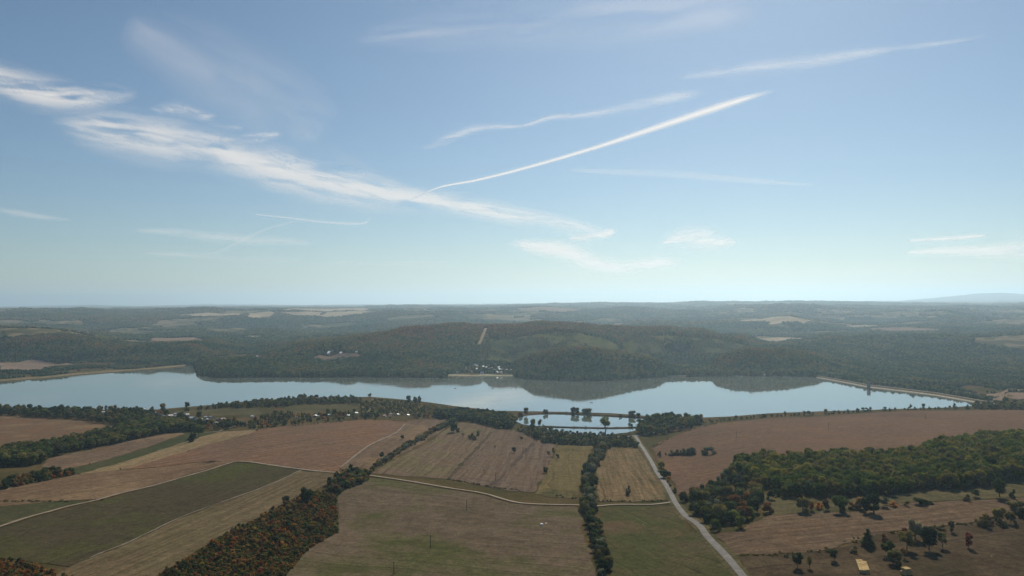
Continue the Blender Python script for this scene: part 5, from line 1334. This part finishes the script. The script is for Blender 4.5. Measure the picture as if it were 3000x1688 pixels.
# ------------------------------------------------------------------ plants that stand apart
SOLO = [
 (2543,1602,54,'conifer','dark',46,'large dark cone shaped tree standing alone left of the lower right orchard group'),
 (2337,1666,44,'round','dark',32,'dark thin trunked tree at the bottom, right of the road'),
 (2372,1666,34,'sparse','green',22,'small thin green tree beside the dark one at the bottom'),
 (2444,1645,34,'round','dark',30,'neat small dark tree with a round shadow above the straw stack'),
 (2503,1621,20,'shrub','olive',30,'low olive bush between the small dark tree and the large cone shaped tree'),
 (2593,1590,22,'shrub','rust',30,'low rusty bush right of the large cone shaped tree'),
 (2601,1631,44,'round','green',40,'round dark green tree above the yellowish spreading bush'),
 (2618,1654,40,'willow','olive',58,'yellowish spreading bush between the two straw stacks'),
 (2657,1614,58,'round','green',50,'leafy green tree in front of the pale blossoming one'),
 (2649,1637,32,'sparse','rust',22,'slender rusty little tree right of the yellowish spreading bush'),
 (2681,1582,58,'round','pale',46,'pale whitish tree leaning above the green ones at the lower right'),
 (2650,1562,14,'shrub','red',20,'small red bush left of the pale whitish tree'),
 (2722,1612,66,'round','dark',58,'tallest dark green tree of the lower right group'),
 (2761,1606,46,'sparse','green',34,'thin airy green tree right of the tallest dark one'),
 (2757,1553,16,'shrub','rust',34,'rusty bush on the field edge behind the tallest dark tree'),
 (2788,1560,36,'poplar','rust',20,'slim dark reddish tree on the field edge at lower right'),
 (2838,1606,44,'poplar','red',24,'slim crimson tree standing alone in the lower right pasture'),
 (2879,1542,36,'shrub','olive',46,'wide olive brown bush left of the clump at the right edge'),
 (2902,1539,22,'shrub','rust',24,'small rusty bush tucked beside the wide olive brown one'),
 (2928,1528,38,'willow','green',44,'large green bush of the clump at the right edge'),
 (2937,1543,24,'shrub','olive',34,'light olive bush in front of the clump at the right edge'),
 (2962,1536,36,'willow','rust',34,'dark red bush in the clump at the right edge'),
 (2978,1499,30,'willow','olive',54,'yellow green bush at the back of the clump at the right edge'),
 (2997,1518,30,'willow','dark',34,'dark bush cut by the right edge of the picture'),
 (2834,1468,18,'shrub','rust',28,'dark rusty bush in the grass below the right end of the plantation'),
 (2857,1457,22,'round','green',24,'small green tree with a clear stem in the grass below the plantation'),
 (2928,1457,52,'round','green',44,'tall green tree standing in front of the right end of the plantation'),
 (2966,1460,25,'shrub','dark',22,'small dark bush right of the tall green tree before the plantation'),
 (2259,1464,26,'willow','dark',28,'round dark bush at the left foot of the plantation'),
 (2276,1454,20,'willow','green',26,'round green bush behind the dark one at the left foot of the plantation'),
 (2352,1501,42,'willow','green',54,'broad olive green tree leading the row in front of the plantation'),
 (2378,1498,30,'poplar','orange',20,'narrow orange tree beside the broad olive green one'),
 (2401,1492,20,'shrub','orange',28,'low orange bush in the row before the plantation'),
 (2420,1495,32,'poplar','rust',24,'upright brownish tree in the row before the plantation'),
 (2460,1501,44,'willow','green',54,'second broad green tree of the row before the plantation'),
 (2497,1492,20,'shrub','rust',30,'rust bush between two broad green trees of the row'),
 (2520,1492,34,'willow','rust',32,'tall rusty bush left of the dark pair before the plantation'),
 (2537,1503,46,'round','dark',34,'left tree of the dark pair before the plantation'),
 (2560,1504,62,'poplar','dark',44,'right and tallest tree of the dark pair before the plantation'),
 (2590,1486,28,'round','silver',26,'pale grey green tree right of the dark pair'),
 (2617,1485,16,'shrub','orange',28,'orange bush right of the pale grey green tree'),
 (2657,1483,14,'shrub','olive',20,'small olive bush near the end of the row before the plantation'),
 (2698,1479,17,'shrub','dark',56,'long low dark bush ending the row before the plantation'),
 (2724,1478,9,'shrub','dark',26,'low tail of scrub past the end of the row before the plantation'),
 (1938,1380,32,'poplar','yellow',24,'yellowish green tree beside the asphalt road'),
 (1945,1402,24,'round','dark',26,'dark tree overhanging the asphalt road'),
 (1958,1400,18,'round','dark',20,'dark bush behind the roadside trees'),
 (1960,1412,16,'shrub','orange',16,'small orange bush below the roadside trees'),
 (1963,1426,10,'shrub','dark',12,'tiny dark bush on the road verge'),
 (1976,1446,15,'shrub','dark',16,'round dark bush lowest on the road verge'),
 (1932,1339,17,'shrub','silver',17,'left round bush apart from the pale row in the broad field'),
 (1951,1334,8,'shrub','olive',9,'tiny bush between the round one and the pale row'),
 (1839,1451,26,'shrub','olive',18,'lone upright olive bush in the rusty stubble by the road'),
 (1179,1287,12,'round','dark',14,'lone dark bush in the tan field above the hedge'),
 (1118,1344,19,'round','dark',16,'dark tree rising from the lower part of the diagonal hedge'),
 (1329,1268,28,'round','dark',26,'tallest dark tree of the island left in the grey ploughed field'),
 (1342,1267,13,'shrub','dark',14,'dark bush at the foot of the tallest island tree'),
 (1357,1281,13,'sparse','olive',14,'small bare tree in the middle of the field island'),
 (1380,1287,18,'shrub','rust',22,'brownish bush at the right part of the field island'),
 (1390,1290,15,'shrub','green',14,'green bush at the lowest tip of the field island'),
 (1401,1286,24,'round','green',12,'slim green tree ending the field island on the right'),
 (1450,1316,12,'sparse','rust',9,'tiny rusty sapling in the mauve ploughed field'),
 (1528,1288,9,'round','dark',10,'small dark sapling near the top of the mauve field'),
 (1506,1327,17,'round','dark',15,'round dark tree in the middle of the mauve field'),
 (1608,1339,18,'sparse','green',14,'left thin tree of the trio on the mauve field edge'),
 (1622,1337,26,'sparse','rust',12,'reddish middle tree of the trio on the mauve field edge'),
 (1633,1343,12,'shrub','dark',14,'bushy right one of the trio on the mauve field edge'),
 (1598,1387,18,'round','dark',15,'lone dark tree on the lower edge of the mauve field'),
 (1752,1322,16,'shrub','orange',18,'rust orange bush at the upper end of the creek line'),
 (1525,1221,12,'willow','dark',16,'round bush at the left corner of the upper pond'),
 (1542,1219,23,'round','dark',18,'dark round tree on the left dyke of the upper pond'),
 (1599,1214,14,'round','dark',16,'small round tree on the lakeside dyke, left of its middle'),
 (1562,1258,32,'poplar','poplar',17,'taller of two upright poplars between the ponds on the left'),
 (1581,1258,28,'fan','green',18,'right hand airy poplar between the ponds on the left'),
 (1592,1250,7,'shrub','dark',9,'small dark bush at the start of the middle dyke'),
 (1683,1215,20,'willow','dark',32,'wide dark tree on the lakeside dyke behind the upper pond'),
 (1721,1217,20,'willow','silver',36,'wide grey willow on the lakeside dyke behind the upper pond'),
 (1774,1268,44,'fan','poplar',46,'big spreading yellow green poplar at the edge of the lower pond'),
 (1846,1269,28,'sparse','dark',16,'thin ragged tree at the right end of the lower pond'),
 (1852,1222,18,'willow','silver',26,'grey round tree on the right part of the lakeside dyke'),
 (1871,1224,14,'willow','dark',18,'dark bush right of the grey round tree on the lakeside dyke'),
 (1817,1222,9,'shrub','dark',14,'low bush on the lakeside dyke left of the grey round tree'),
 (898,1476,46,'round','green',46,'big round green tree rising above the autumn thicket'),
 (836,1482,26,'round','dark',28,'dark round tree at the upper edge of the autumn thicket'),
 (778,1514,15,'round','yellow',13,'small yellow tree on the striped field beside the thicket'),
 (560,1295,28,'conifer','dark',22,'dark pointed tree at the tip of the left wood beside the village'),
 (582,1281,36,'willow','green',40,'large rounded willow behind the dark pointed tree near the village'),
 (1083,1166,13,'round','dark',11,'lone dark round tree on the point of the lake shore'),
 (1196,1185,24,'round','dark',16,'left tree of the three tall ones on the lake shore'),
 (1217,1185,22,'round','dark',14,'middle tree of the three tall ones on the lake shore'),
 (1229,1185,24,'round','dark',12,'right tree of the three tall ones on the lake shore'),
 (476,1212,28,'round','olive',20,'tall pale tree breaking the shoreline beside the village roofs'),
 (310,1206,18,'poplar','green',10,'tall narrow tree on the left shoreline'),
 (548,1196,18,'round','dark',16,'single round tree on the shoreline above the village field'),
 (880,1172,17,'willow','dark',22,'large dark tree on the shoreline left of the meadow point'),
 (893,1172,18,'round','dark',14,'round tree right of the large dark one on the shoreline'),
 (262,1362,5,'shrub','dark',5,'tiny dark bush on the edge of the green strip'),
 (352,1377,6,'shrub','dark',6,'tiny dark bush where the straw strip meets the brown field'),
 (686,1232,14,'shrub','orange',14,'bright orange bush among the village roofs'),
 (645,1252,11,'shrub','orange',12,'orange bush beside the village parking place'),
 (748,1238,17,'round','orange',14,'orange tree right of the village houses'),
 (944,1226,12,'round','orange',13,'left one of the bright orange trees in the hamlet strip'),
 (952,1226,12,'round','yellow',10,'yellow tree right of the orange one in the hamlet strip'),
 (2513,1206,10,'round','dark',11,'round dark tree alone on the shore behind the broad field'),
 (2594,1202,10,'poplar','dark',7,'slim dark tree on the shore behind the broad field, right of the lone round one'),
 (2668,1199,14,'round','olive',10,'tallest pale tree on the shore behind the broad field'),
 (2835,1199,16,'conifer','dark',14,'dark pointed tree near the right end of the near shore'),
 (2846,1166,8,'shrub','dark',27,'dark low bush on the crest of the dam'),
]
for (px, py, hp, kind, mat, wp, lab) in SOLO:
    tree_px(px, py, hp, kind, mat, lab, None, wp, parts=hp > 11)

# ------------------------------------------------------------------ buildings
WALL = {'white': simple('white_render', (0.72,0.70,0.66), 0.8, 0.08, 0.3), 'cream': simple('cream_render', (0.58,0.50,0.38), 0.8, 0.1, 0.3), 'grey': simple('grey_render', (0.33,0.33,0.33), 0.8, 0.1, 0.3),
        'wood': simple('stained_timber', (0.20,0.12,0.07), 0.8, 0.2, 1.0), 'blue': simple('bluish_render', (0.42,0.50,0.56), 0.8, 0.1, 0.3)}
ROOF = {'tin': simple('tin_roof', (0.60,0.61,0.62), 0.5, 0.08, 0.4, metal=0.3, spec=0.7), 'white': simple('white_sheet_roof', (0.66,0.65,0.62), 0.45, 0.04, 0.4, metal=0.1, spec=0.6), 'red': simple('clay_tile_roof', (0.36,0.14,0.09), 0.8, 0.25, 1.2),
        'brown': simple('brown_tile_roof', (0.20,0.13,0.10), 0.8, 0.2, 1.2), 'grey': simple('slate_roof', (0.28,0.28,0.29), 0.7, 0.12, 1.0), 'pink': simple('faded_tile_roof', (0.48,0.33,0.28), 0.8, 0.15, 1.0)}
glass = simple('window_glass', (0.06,0.08,0.10), 0.15, 0.1, 1.0, spec=0.8)
doorm = simple('door_wood', (0.16,0.09,0.05), 0.7, 0.2, 2.0)
concrete = simple('dark_concrete', (0.10,0.105,0.11), 0.85, 0.2, 0.5)

def box_vf(x0, x1, y0, y1, z0, z1):
    v = [(x0,y0,z0),(x1,y0,z0),(x1,y1,z0),(x0,y1,z0),(x0,y0,z1),(x1,y0,z1),(x1,y1,z1),(x0,y1,z1)]
    f = [(0,3,2,1),(4,5,6,7),(0,1,5,4),(1,2,6,5),(2,3,7,6),(3,0,4,7)]
    return v, f
def boxes(name, lst, mat, parent=None):
    V, Fc = [], []
    for b in lst:
        v, f = box_vf(*b); n = len(V); V += v; Fc += [tuple(i + n for i in q) for q in f]
    return obj(name, mesh_from(name, V, Fc, mat), parent)

def house(px, py, wpx, lpx, rot, wall, roof, label, group, hgt=2.9, pitch=0.42, cat='house', name='house', chimney=True):
    """gabled house: ridge along local y"""
    x, y, z, d = hit(px, py)
    w, l = wpx * y / F / 2, lpx * y / F / 2
    o = empty(name, (x, y, max(z, gz(x, y))), rot); tag(o, label, cat, group)
    rh = w * pitch
    V = [(-w,-l,-1),(w,-l,-1),(w,l,-1),(-w,l,-1),(-w,-l,hgt),(w,-l,hgt),(w,l,hgt),(-w,l,hgt),(0,-l,hgt+rh),(0,l,hgt+rh)]
    Fc = [(0,1,5,8,4),(2,3,7,9,6),(1,2,6,5),(3,0,4,7),(0,3,2,1)]
    obj('wall', mesh_from('wall', V, Fc, WALL[wall]), o)
    e = 0.45; t = 0.18; s = rh / w
    A = []
    for sg in (-1, 1):
        a = (sg * (w + e), hgt - e * s + 0.03); b = (0, hgt + rh + 0.03)
        n = len(A)
        A += [(a[0],-l-e,a[1]),(b[0],-l-e,b[1]),(b[0],l+e,b[1]),(a[0],l+e,a[1]),(a[0],-l-e,a[1]+t),(b[0],-l-e,b[1]+t),(b[0],l+e,b[1]+t),(a[0],l+e,a[1]+t)]
    q = [(0,3,2,1),(4,5,6,7),(0,1,5,4),(1,2,6,5),(2,3,7,6),(3,0,4,7)]
    rf = obj('roof', mesh_from('roof', A, q + [tuple(i + 8 for i in p) for p in q], ROOF[roof]), o)
    if chimney: boxes('chimney', [(w*.3, w*.3+.6, l*.3, l*.3+.6, hgt+rh*.4, hgt+rh+0.9)], WALL['grey'], rf)
    for sx in (-0.5, 0.5):
        boxes('window', [(sx*w-.55, sx*w+.55, -l-.05, -l+.02, 1.0, 2.2)], glass, o)
    for sy in (-0.4, 0.4):
        boxes('window', [(-w-.05, -w+.02, sy*l-.5, sy*l+.5, 1.0, 2.2)], glass, o)
        boxes('window', [(w-.02, w+.05, sy*l-.5, sy*l+.5, 1.0, 2.2)], glass, o)
    boxes('door', [(-.5, .5, -l-.06, -l+.02, -0.2, 2.05)], doorm, o)
    return o
VG = 'village houses on the left'
for a in [
 (458,1214,10,12,.9,'cream','tin','pale roofed house leftmost of the village among trees'),
 (471,1219,9,8,.2,'cream','brown','small cream house below the leftmost village roof'),
 (480,1223,9,9,1.2,'white','tin','low white house half hidden behind the left wood'),
 (499,1222,11,12,-.74,'white','white','house with a bright white roof left of the village pasture'),
 (516,1217,11,10,1.0,'cream','tin','house with a tilted pale tin roof below the village pasture'),
 (512,1225,8,9,.3,'cream','pink','little house with a faded roof in front of the tilted tin one'),
 (548,1219,11,9,-.74,'white','white','shed with a blindingly white roof under an orange tree'),
 (563,1229,15,14,1.15,'blue','tin','largest village house with a ribbed grey tin roof'),
 (578,1232,10,12,.6,'white','grey','white walled house directly right of the largest one'),
 (588,1234,11,8,-.74,'white','white','house with a plain white gable in the village centre'),
 (605,1226,9,10,1.2,'cream','tin','house with a pale roof behind the village centre'),
 (606,1234,9,9,.2,'white','tin','small white house below the pale roofed one'),
 (619,1226,10,9,1.3,'cream','grey','grey roofed house right of the pale roofed one'),
 (640,1232,11,12,.8,'cream','brown','house with a steep brown roof among garden trees'),
 (652,1232,11,12,-.7,'white','pink','house with a faded pink roof next to the steep brown one'),
 (632,1244,9,12,.1,'blue','grey','bluish house at the lower edge of the village'),
 (740,1224,11,8,1.5,'cream','tin','lone house with a long pale roof right of the village'),
 (419,1203,10,9,-.74,'white','white','white house alone in the wooded belt on the left shore'),
 (302,1212,9,7,-.74,'white','white','far left white hut glowing among the trees')]:
    house(*a, VG)
HM = 'small houses of the hamlet strip'
for a in [
 (869,1227,6,6,.3,'cream','grey','leftmost tiny house of the hamlet strip behind a field hedge'),
 (923,1222,9,9,.1,'wood','tin','steep gabled chalet between dark conifers in the hamlet strip'),
 (932,1223,8,6,1.4,'white','tin','low white outbuilding beside the steep chalet'),
 (964,1219,6,6,-.74,'white','white','tiny white hut right of the orange garden trees'),
 (1020,1221,8,6,-.74,'white','white','white hut in the middle of the hamlet strip'),
 (1043,1214,10,7,-.74,'white','white','bright tilted roof below a dark conifer in the hamlet strip'),
 (1127,1222,14,7,1.5,'cream','pink','long faded pink roof on the right part of the hamlet strip'),
 (1147,1217,10,9,.9,'white','pink','pinkish tilted roof right of the long faded one'),
 (1144,1224,12,6,1.5,'wood','brown','low brown shed below the pinkish tilted roof'),
 (1165,1218,8,5,-.74,'white','white','white narrow hut past the pinkish tilted roof'),
 (1195,1220,8,6,-.74,'white','white','rightmost white hut of the hamlet strip')]:
    house(*a, HM, hgt=2.6)
BC = 'holiday cottages in the bay across the lake'
cots = [(1337,1083,'white','white'),(1346,1078,'white','tin'),(1366,1084,'grey','grey'),(1377,1072,'grey','tin'),(1392,1073,'white','white'),(1396,1077,'cream','tin'),(1399,1071,'white','tin'),(1397,1085,'white','white'),
        (1415,1078,'cream','tin'),(1425,1080,'white','white'),(1431,1075,'cream','pink'),(1436,1084,'grey','tin'),(1441,1082,'cream','pink'),(1447,1088,'white','tin'),(1461,1080,'white','white'),(1463,1086,'white','tin'),
        (1470,1087,'grey','grey'),(1478,1072,'white','tin'),(1484,1088,'cream','pink'),(1497,1090,'white','white'),(1340,1094,'cream','tin'),(1456,1094,'cream','white'),(1467,1095,'cream','pink'),(1380,1092,'wood','brown'),(1412,1096,'cream','tin')]
rel = ['leftmost bright', 'second from left', 'grey slate', 'grey tin roofed', 'upper white', 'cream', 'topmost left', 'low white', 'cream tin roofed', 'middle bright white', 'steep pinkish', 'grey walled', 'faded pink', 'narrow white', 'tall white', 'small white tin', 'dark slate', 'topmost right', 'right faded pink', 'rightmost white', 'waterside cream at the left', 'waterside white roofed', 'waterside pink roofed', 'brown timber', 'waterside tin roofed']
for (px, py, w_, r_), rl in zip(cots, rel):
    house(px, py, rng.uniform(6, 8), rng.uniform(6, 9), rng.choice([-.74, -.6, .5, 1.2]), w_, r_, rl + ' cottage among trees in the bay across the lake', BC, hgt=3.2, pitch=1.0, name='cottage', cat='cottage', chimney=False)
house(2427,1095,9,9,-.6,'grey','pink','grey house with a pale roof at the far end of the dam', None, hgt=3.4)
house(2587,1130,9,8,-.74,'blue','white','pale boxy pump house below the dam', None, hgt=6.5, pitch=0.12, cat='pump house', name='pump_house', chimney=False)
for a in [(965,1037,34,6,1.55,'grey','tin','long low shed behind the bare plateau field on the peninsula'), (1000,1037,22,6,1.5,'cream','tin','bright roofed barn right of the long low shed on the peninsula'),
          (1045,1033,9,6,1.5,'cream','tin','single pale building at the far right of the plateau field'), (900,1039,8,8,.5,'cream','pink','small cream house left of the plateau field'), (752,1047,8,7,-.74,'white','white','white hut at the root of the inlet'),
          (2240,1101,6,6,.2,'cream','tin','boat hut hidden at the right bay shore')]:
    house(*a, None, hgt=3.5, pitch=0.3, cat='barn' if 'shed' in a[-1] or 'barn' in a[-1] else 'house', name='barn' if 'shed' in a[-1] or 'barn' in a[-1] else 'house', chimney=False)

# garden trees round the far cottages
bp_ = bank((1318, 1504), 2, 20)
Q = scatter([(1318,1094),(1340,1070),(1500,1066),(1506,1094)], 9); Q = Q[rng.random(len(Q)) < 0.72]
cw_ = np.array([hit(c[0], c[1])[:2] for c in cots]); cw_ = np.vstack([cw_, cw_ - [0, 9], cw_ - [0, 17]])
Q = Q[(np.hypot(Q[:, None, 0] - cw_[None, :, 0], Q[:, None, 1] - cw_[None, :, 1]) > 6).all(1)]
zq = height(Q[:, 0], Q[:, 1]); hq = rng.uniform(5, 11, len(Q)); wq = rng.uniform(5, 9, len(Q))
instanced('garden_trees', [(m_, forest_leaf) for m_ in lowm], np.column_stack([Q, zq - 0.6]), np.column_stack([wq, wq, hq]), 'garden trees between the cottages in the bay across the lake', 'trees')

# intake tower with platform and footbridge, standing in the lake beside the dam
taz, tt = ray(2545, 1139); td = HC / -float(tt)
tw = empty('intake_tower', (td * math.sin(taz), td * math.cos(taz), 0), -float(taz)); tag(tw, 'dark concrete water intake tower standing in the lake beside the dam', 'tower')
boxes('shaft', [(-3.4, 3.4, -3.2, 3.2, -4, 7.5)], concrete, tw)
boxes('platform', [(-5.2, 5.2, -4.6, 4.6, 7.5, 8.3)], concrete, tw)
cb = boxes('cabin', [(-3.6, 3.6, -3.2, 3.2, 8.3, 14.5)], simple('cabin_paint', (0.12,0.15,0.17), 0.7), tw)
boxes('roof', [(-4.2, 4.2, -3.8, 3.8, 14.5, 15.0)], concrete, tw)
for sx in (-1.8, 1.8): boxes('window', [(sx - .8, sx + .8, -3.27, -3.2, 10.2, 12.4)], glass, tw)
for k_ in range(4):
    boxes('post', [((-5.1, 5.0)[k_ % 2], (-5.0, 5.1)[k_ % 2], (-4.5, 4.4)[k_ // 2], (-4.4, 4.5)[k_ // 2], 8.3, 9.4)], concrete, tw)
fb = boxes('footbridge', [(4.8, 24, -0.9, 0.9, 7.1, 7.5)], concrete, tw); fb.rotation_euler = (0, 0.10, 0.55)

# ------------------------------------------------------------------ straw stacks
straw = field_mat('straw_bale', (0.42,0.30,0.14), (0.50,0.37,0.19), (0.36,0.25,0.12), 0.6, 0.25, 0.3, patch_scale=0.8, light=(0.6,0.47,0.27), fine=3.0)
bale_me = []
for s_ in range(3):
    v, f = box_vf(-.5, .5, -.5, .5, 0, 1); v = np.array(v) * (1, 1, 1) + np.random.default_rng(s_).uniform(-.04, .04, (8, 3)); bale_me.append(mesh_from('bale', v, f, straw))
def bale(parent, x, y, z, sx, sy, sz):
    b = obj('bale', bale_me[rng.integers(0, 3)], parent); b.location = (x, y, z); b.scale = (sx, sy, sz); b.rotation_euler = (0, 0, rng.uniform(-.03, .03)); return b
# long flat stack
c0, c1, c2, c3 = hits([(2507,1651), (2536,1651), (2546,1682), (2521,1683)])
org = (c3 + c2) / 2; axl = ((c0 + c1) / 2 - org); Ls = float(np.hypot(*axl)); rz = math.atan2(axl[1], axl[0]) - math.pi / 2; Ws = float((np.hypot(*(c1 - c0)) + np.hypot(*(c2 - c3))) / 2)
st = empty('straw_stack', (*org, gz(*org)), rz); tag(st, 'long flat straw bale stack with a notched corner at the bottom right', 'straw stack')
nr = max(8, int(Ls / 1.25)); cw = Ws / 3
for lay in range(2):
    for i in range(nr):
        for j in range(3):
            if lay == 1 and j == 2 and (i > nr - 3 or i == 0): continue
            bale(st, -Ws / 2 + cw * (j + .5) + rng.uniform(-.06, .06), (i + .5) * Ls / nr, lay * 1.15 + rng.uniform(-.03, .05), cw * 0.97, Ls / nr * 0.94, 1.13)
x2, y2, z2, d2 = hit(2655, 1684)
s2_ = empty('straw_stack', (x2, y2, z2), -0.1 + 0.35); tag(s2_, 'short stepped straw bale stack, dark on its near side, right of the long one', 'straw stack')
for lay in range(4):
    n_ = 4 if lay < 3 else 3
    for j in range(n_):
        for i in range(2):
            if lay == 2 and j in (0,) and i == 1: continue
            bale(s2_, (j - (n_ - 1) / 2) * 1.32, i * 2.1 - 1.0, lay * 1.0, 1.28, 2.05, 0.98)

# ------------------------------------------------------------------ small things in the meadow
def small_px(px, py): x, y, z, d = hit(px, py); return x, y, z
x, y, z = small_px(1587, 1541)
wt = empty('water_tank', (x, y, z), 0.4); tag(wt, 'small bright white tank standing in the middle of the central meadow', 'water tank')
whitep = simple('white_plastic', (0.85,0.84,0.80), 0.4, 0.03, 1.0, spec=0.4)
boxes('tank', [(-.8, .8, -1.1, 1.1, 0.45, 1.75)], whitep, wt); boxes('lid', [(-.3, .3, -.3, .3, 1.75, 1.95)], whitep, wt)
boxes('skid', [(-.85, -.6, -1.15, 1.15, 0, .45), (.6, .85, -1.15, 1.15, 0, .45)], concrete, wt)
x, y, z = small_px(1600, 1534)
tag(obj('trough', mesh_from('trough', *box_vf(x - .9, x + .9, y - .25, y + .25, z, z + .45), whitep)), 'thin pale trough lying right of the white tank', 'trough')
x, y, z = small_px(1884, 1538)
v_, f_ = box_vf(-.4, .4, -.3, .3, 0, .35); v_ = np.array(v_) * (1, 1, 1); v_[4:, :2] *= .6
st_ = obj('stone', mesh_from('stone', v_, f_, simple('pale_stone', (0.5, 0.47, 0.42), 0.9))); st_.location = (x, y, z); tag(st_, 'single pale stone in the green meadow left of the road', 'stone')
x, y, z = small_px(2905, 1631)
st_ = obj('stone', st_.data); st_.location = (x, y, z); tag(st_, 'small white stone in the pasture at the lower right', 'stone')

# power line poles
polem = simple('tarred_pole', (0.055,0.045,0.038), 0.9, 0.2, 1.0)
def cyl(name, r0, r1, z0, z1, sides=8):
    th = np.arange(sides) / sides * 2 * math.pi
    V = [(r0 * math.cos(t), r0 * math.sin(t), z0) for t in th] + [(r1 * math.cos(t), r1 * math.sin(t), z1) for t in th]
    Fc = [(k, (k + 1) % sides, sides + (k + 1) % sides, sides + k) for k in range(sides)] + [tuple(range(sides, 2 * sides))]
    return V, Fc
pv_, pf_ = cyl('post', .26, .19, -0.4, 1.0)
post_me = mesh_from('post', pv_, pf_, polem)
arm_me = mesh_from('crossarm', *box_vf(-1.1, 1.1, -.09, .09, 0, .2), polem)
ins_me = mesh_from('insulator', *cyl('insulator', .07, .05, 0, .28), simple('porcelain', (0.6,0.6,0.58), 0.3))
POLES = [(1367,1496,30,'pole nearest the dirt track in the central meadow'), (1261,1604,36,'middle pole of the line in the central meadow'), (1154,1683,37,'lowest pole at the bottom edge of the central meadow'),
         (1571,1297,25,'pole at the top corner of the mauve field'), (1532,1332,23,'pole below the top corner of the mauve field'), (1452,1409,22,'pole low in the mauve field above the dirt track'), (2157,1283,22,'leftmost pole in the broad right field'), (2427,1257,20,'middle pole in the broad right field'), (2711,1227,18,'rightmost pole in the broad right field'), (618,1262,24,'village pole beside the short dirt road')]
for (px, py, hp, lab) in POLES:
    x, y, z = small_px(px, py); h = hp * y / F
    p = empty('utility_pole', (x, y, z), 0.75 if px < 1600 else 1.2); tag(p, 'dark wooden ' + lab, 'utility pole', 'wooden power line poles in the fields')
    a = obj('post', post_me, p); a.scale = (1, 1, h)
    b = obj('crossarm', arm_me, p); b.location = (0, 0, h - .5)
    for sx in (-.9, 0, .9): c = obj('insulator', ins_me, p); c.location = (sx, 0, h - .3)
    # scrub left unploughed at the foot
    if py > 1200 and hp > 16 and px not in (618,):
        q_ = obj('weed_tuft', CROWN['shrub'][0], mat=FM['dark']); q_.location = (x, y, z - .1); q_.scale = (1.6, 1.6, 0.7)
        tag(q_, 'dark weeds around the ' + lab, 'weeds', 'weeds at the feet of the poles')

# boats
def boat(px, py, L_, label, rz):
    az_, t_ = ray(px, py); d_ = HC / -float(t_)
    o = empty('rowing_boat', (d_ * math.sin(az_), d_ * math.cos(az_), 0), rz); tag(o, label, 'boat')
    w_ = L_ * .18
    V = [(-w_,-L_*.4,.6),(w_,-L_*.4,.6),(w_*1.1,0,.6),(w_*.7,L_*.35,.7),(0,L_*.55,.85),(-w_*.7,L_*.35,.7),(-w_*1.1,0,.6),(-w_*.6,-L_*.38,-.15),(w_*.6,-L_*.38,-.15),(w_*.6,0,-.2),(0,L_*.45,-.1),(-w_*.6,0,-.2)]
    Fc = [(0,7,8,1),(1,8,9,2),(2,9,10,3),(3,10,4),(4,10,5),(5,10,11,6),(6,11,7,0),(7,11,10,9,8)]
    obj('hull', mesh_from('hull', V, Fc, polem), o)
    boxes('bench', [(-w_, w_, -L_*.2, -L_*.12, .42, .5)], doorm, o); boxes('bench', [(-w_, w_, L_*.08, L_*.16, .42, .5)], doorm, o)
    return o
boat(1334, 1138, 6, 'left small dark boat trailing a faint wake', 1.5)
boat(1443, 1139, 6, 'small dark boat drifting alone in the bright middle of the lake', 1.2)
boat(1733, 1180, 7, 'dark boat at the tip of the hill reflection', 1.55)
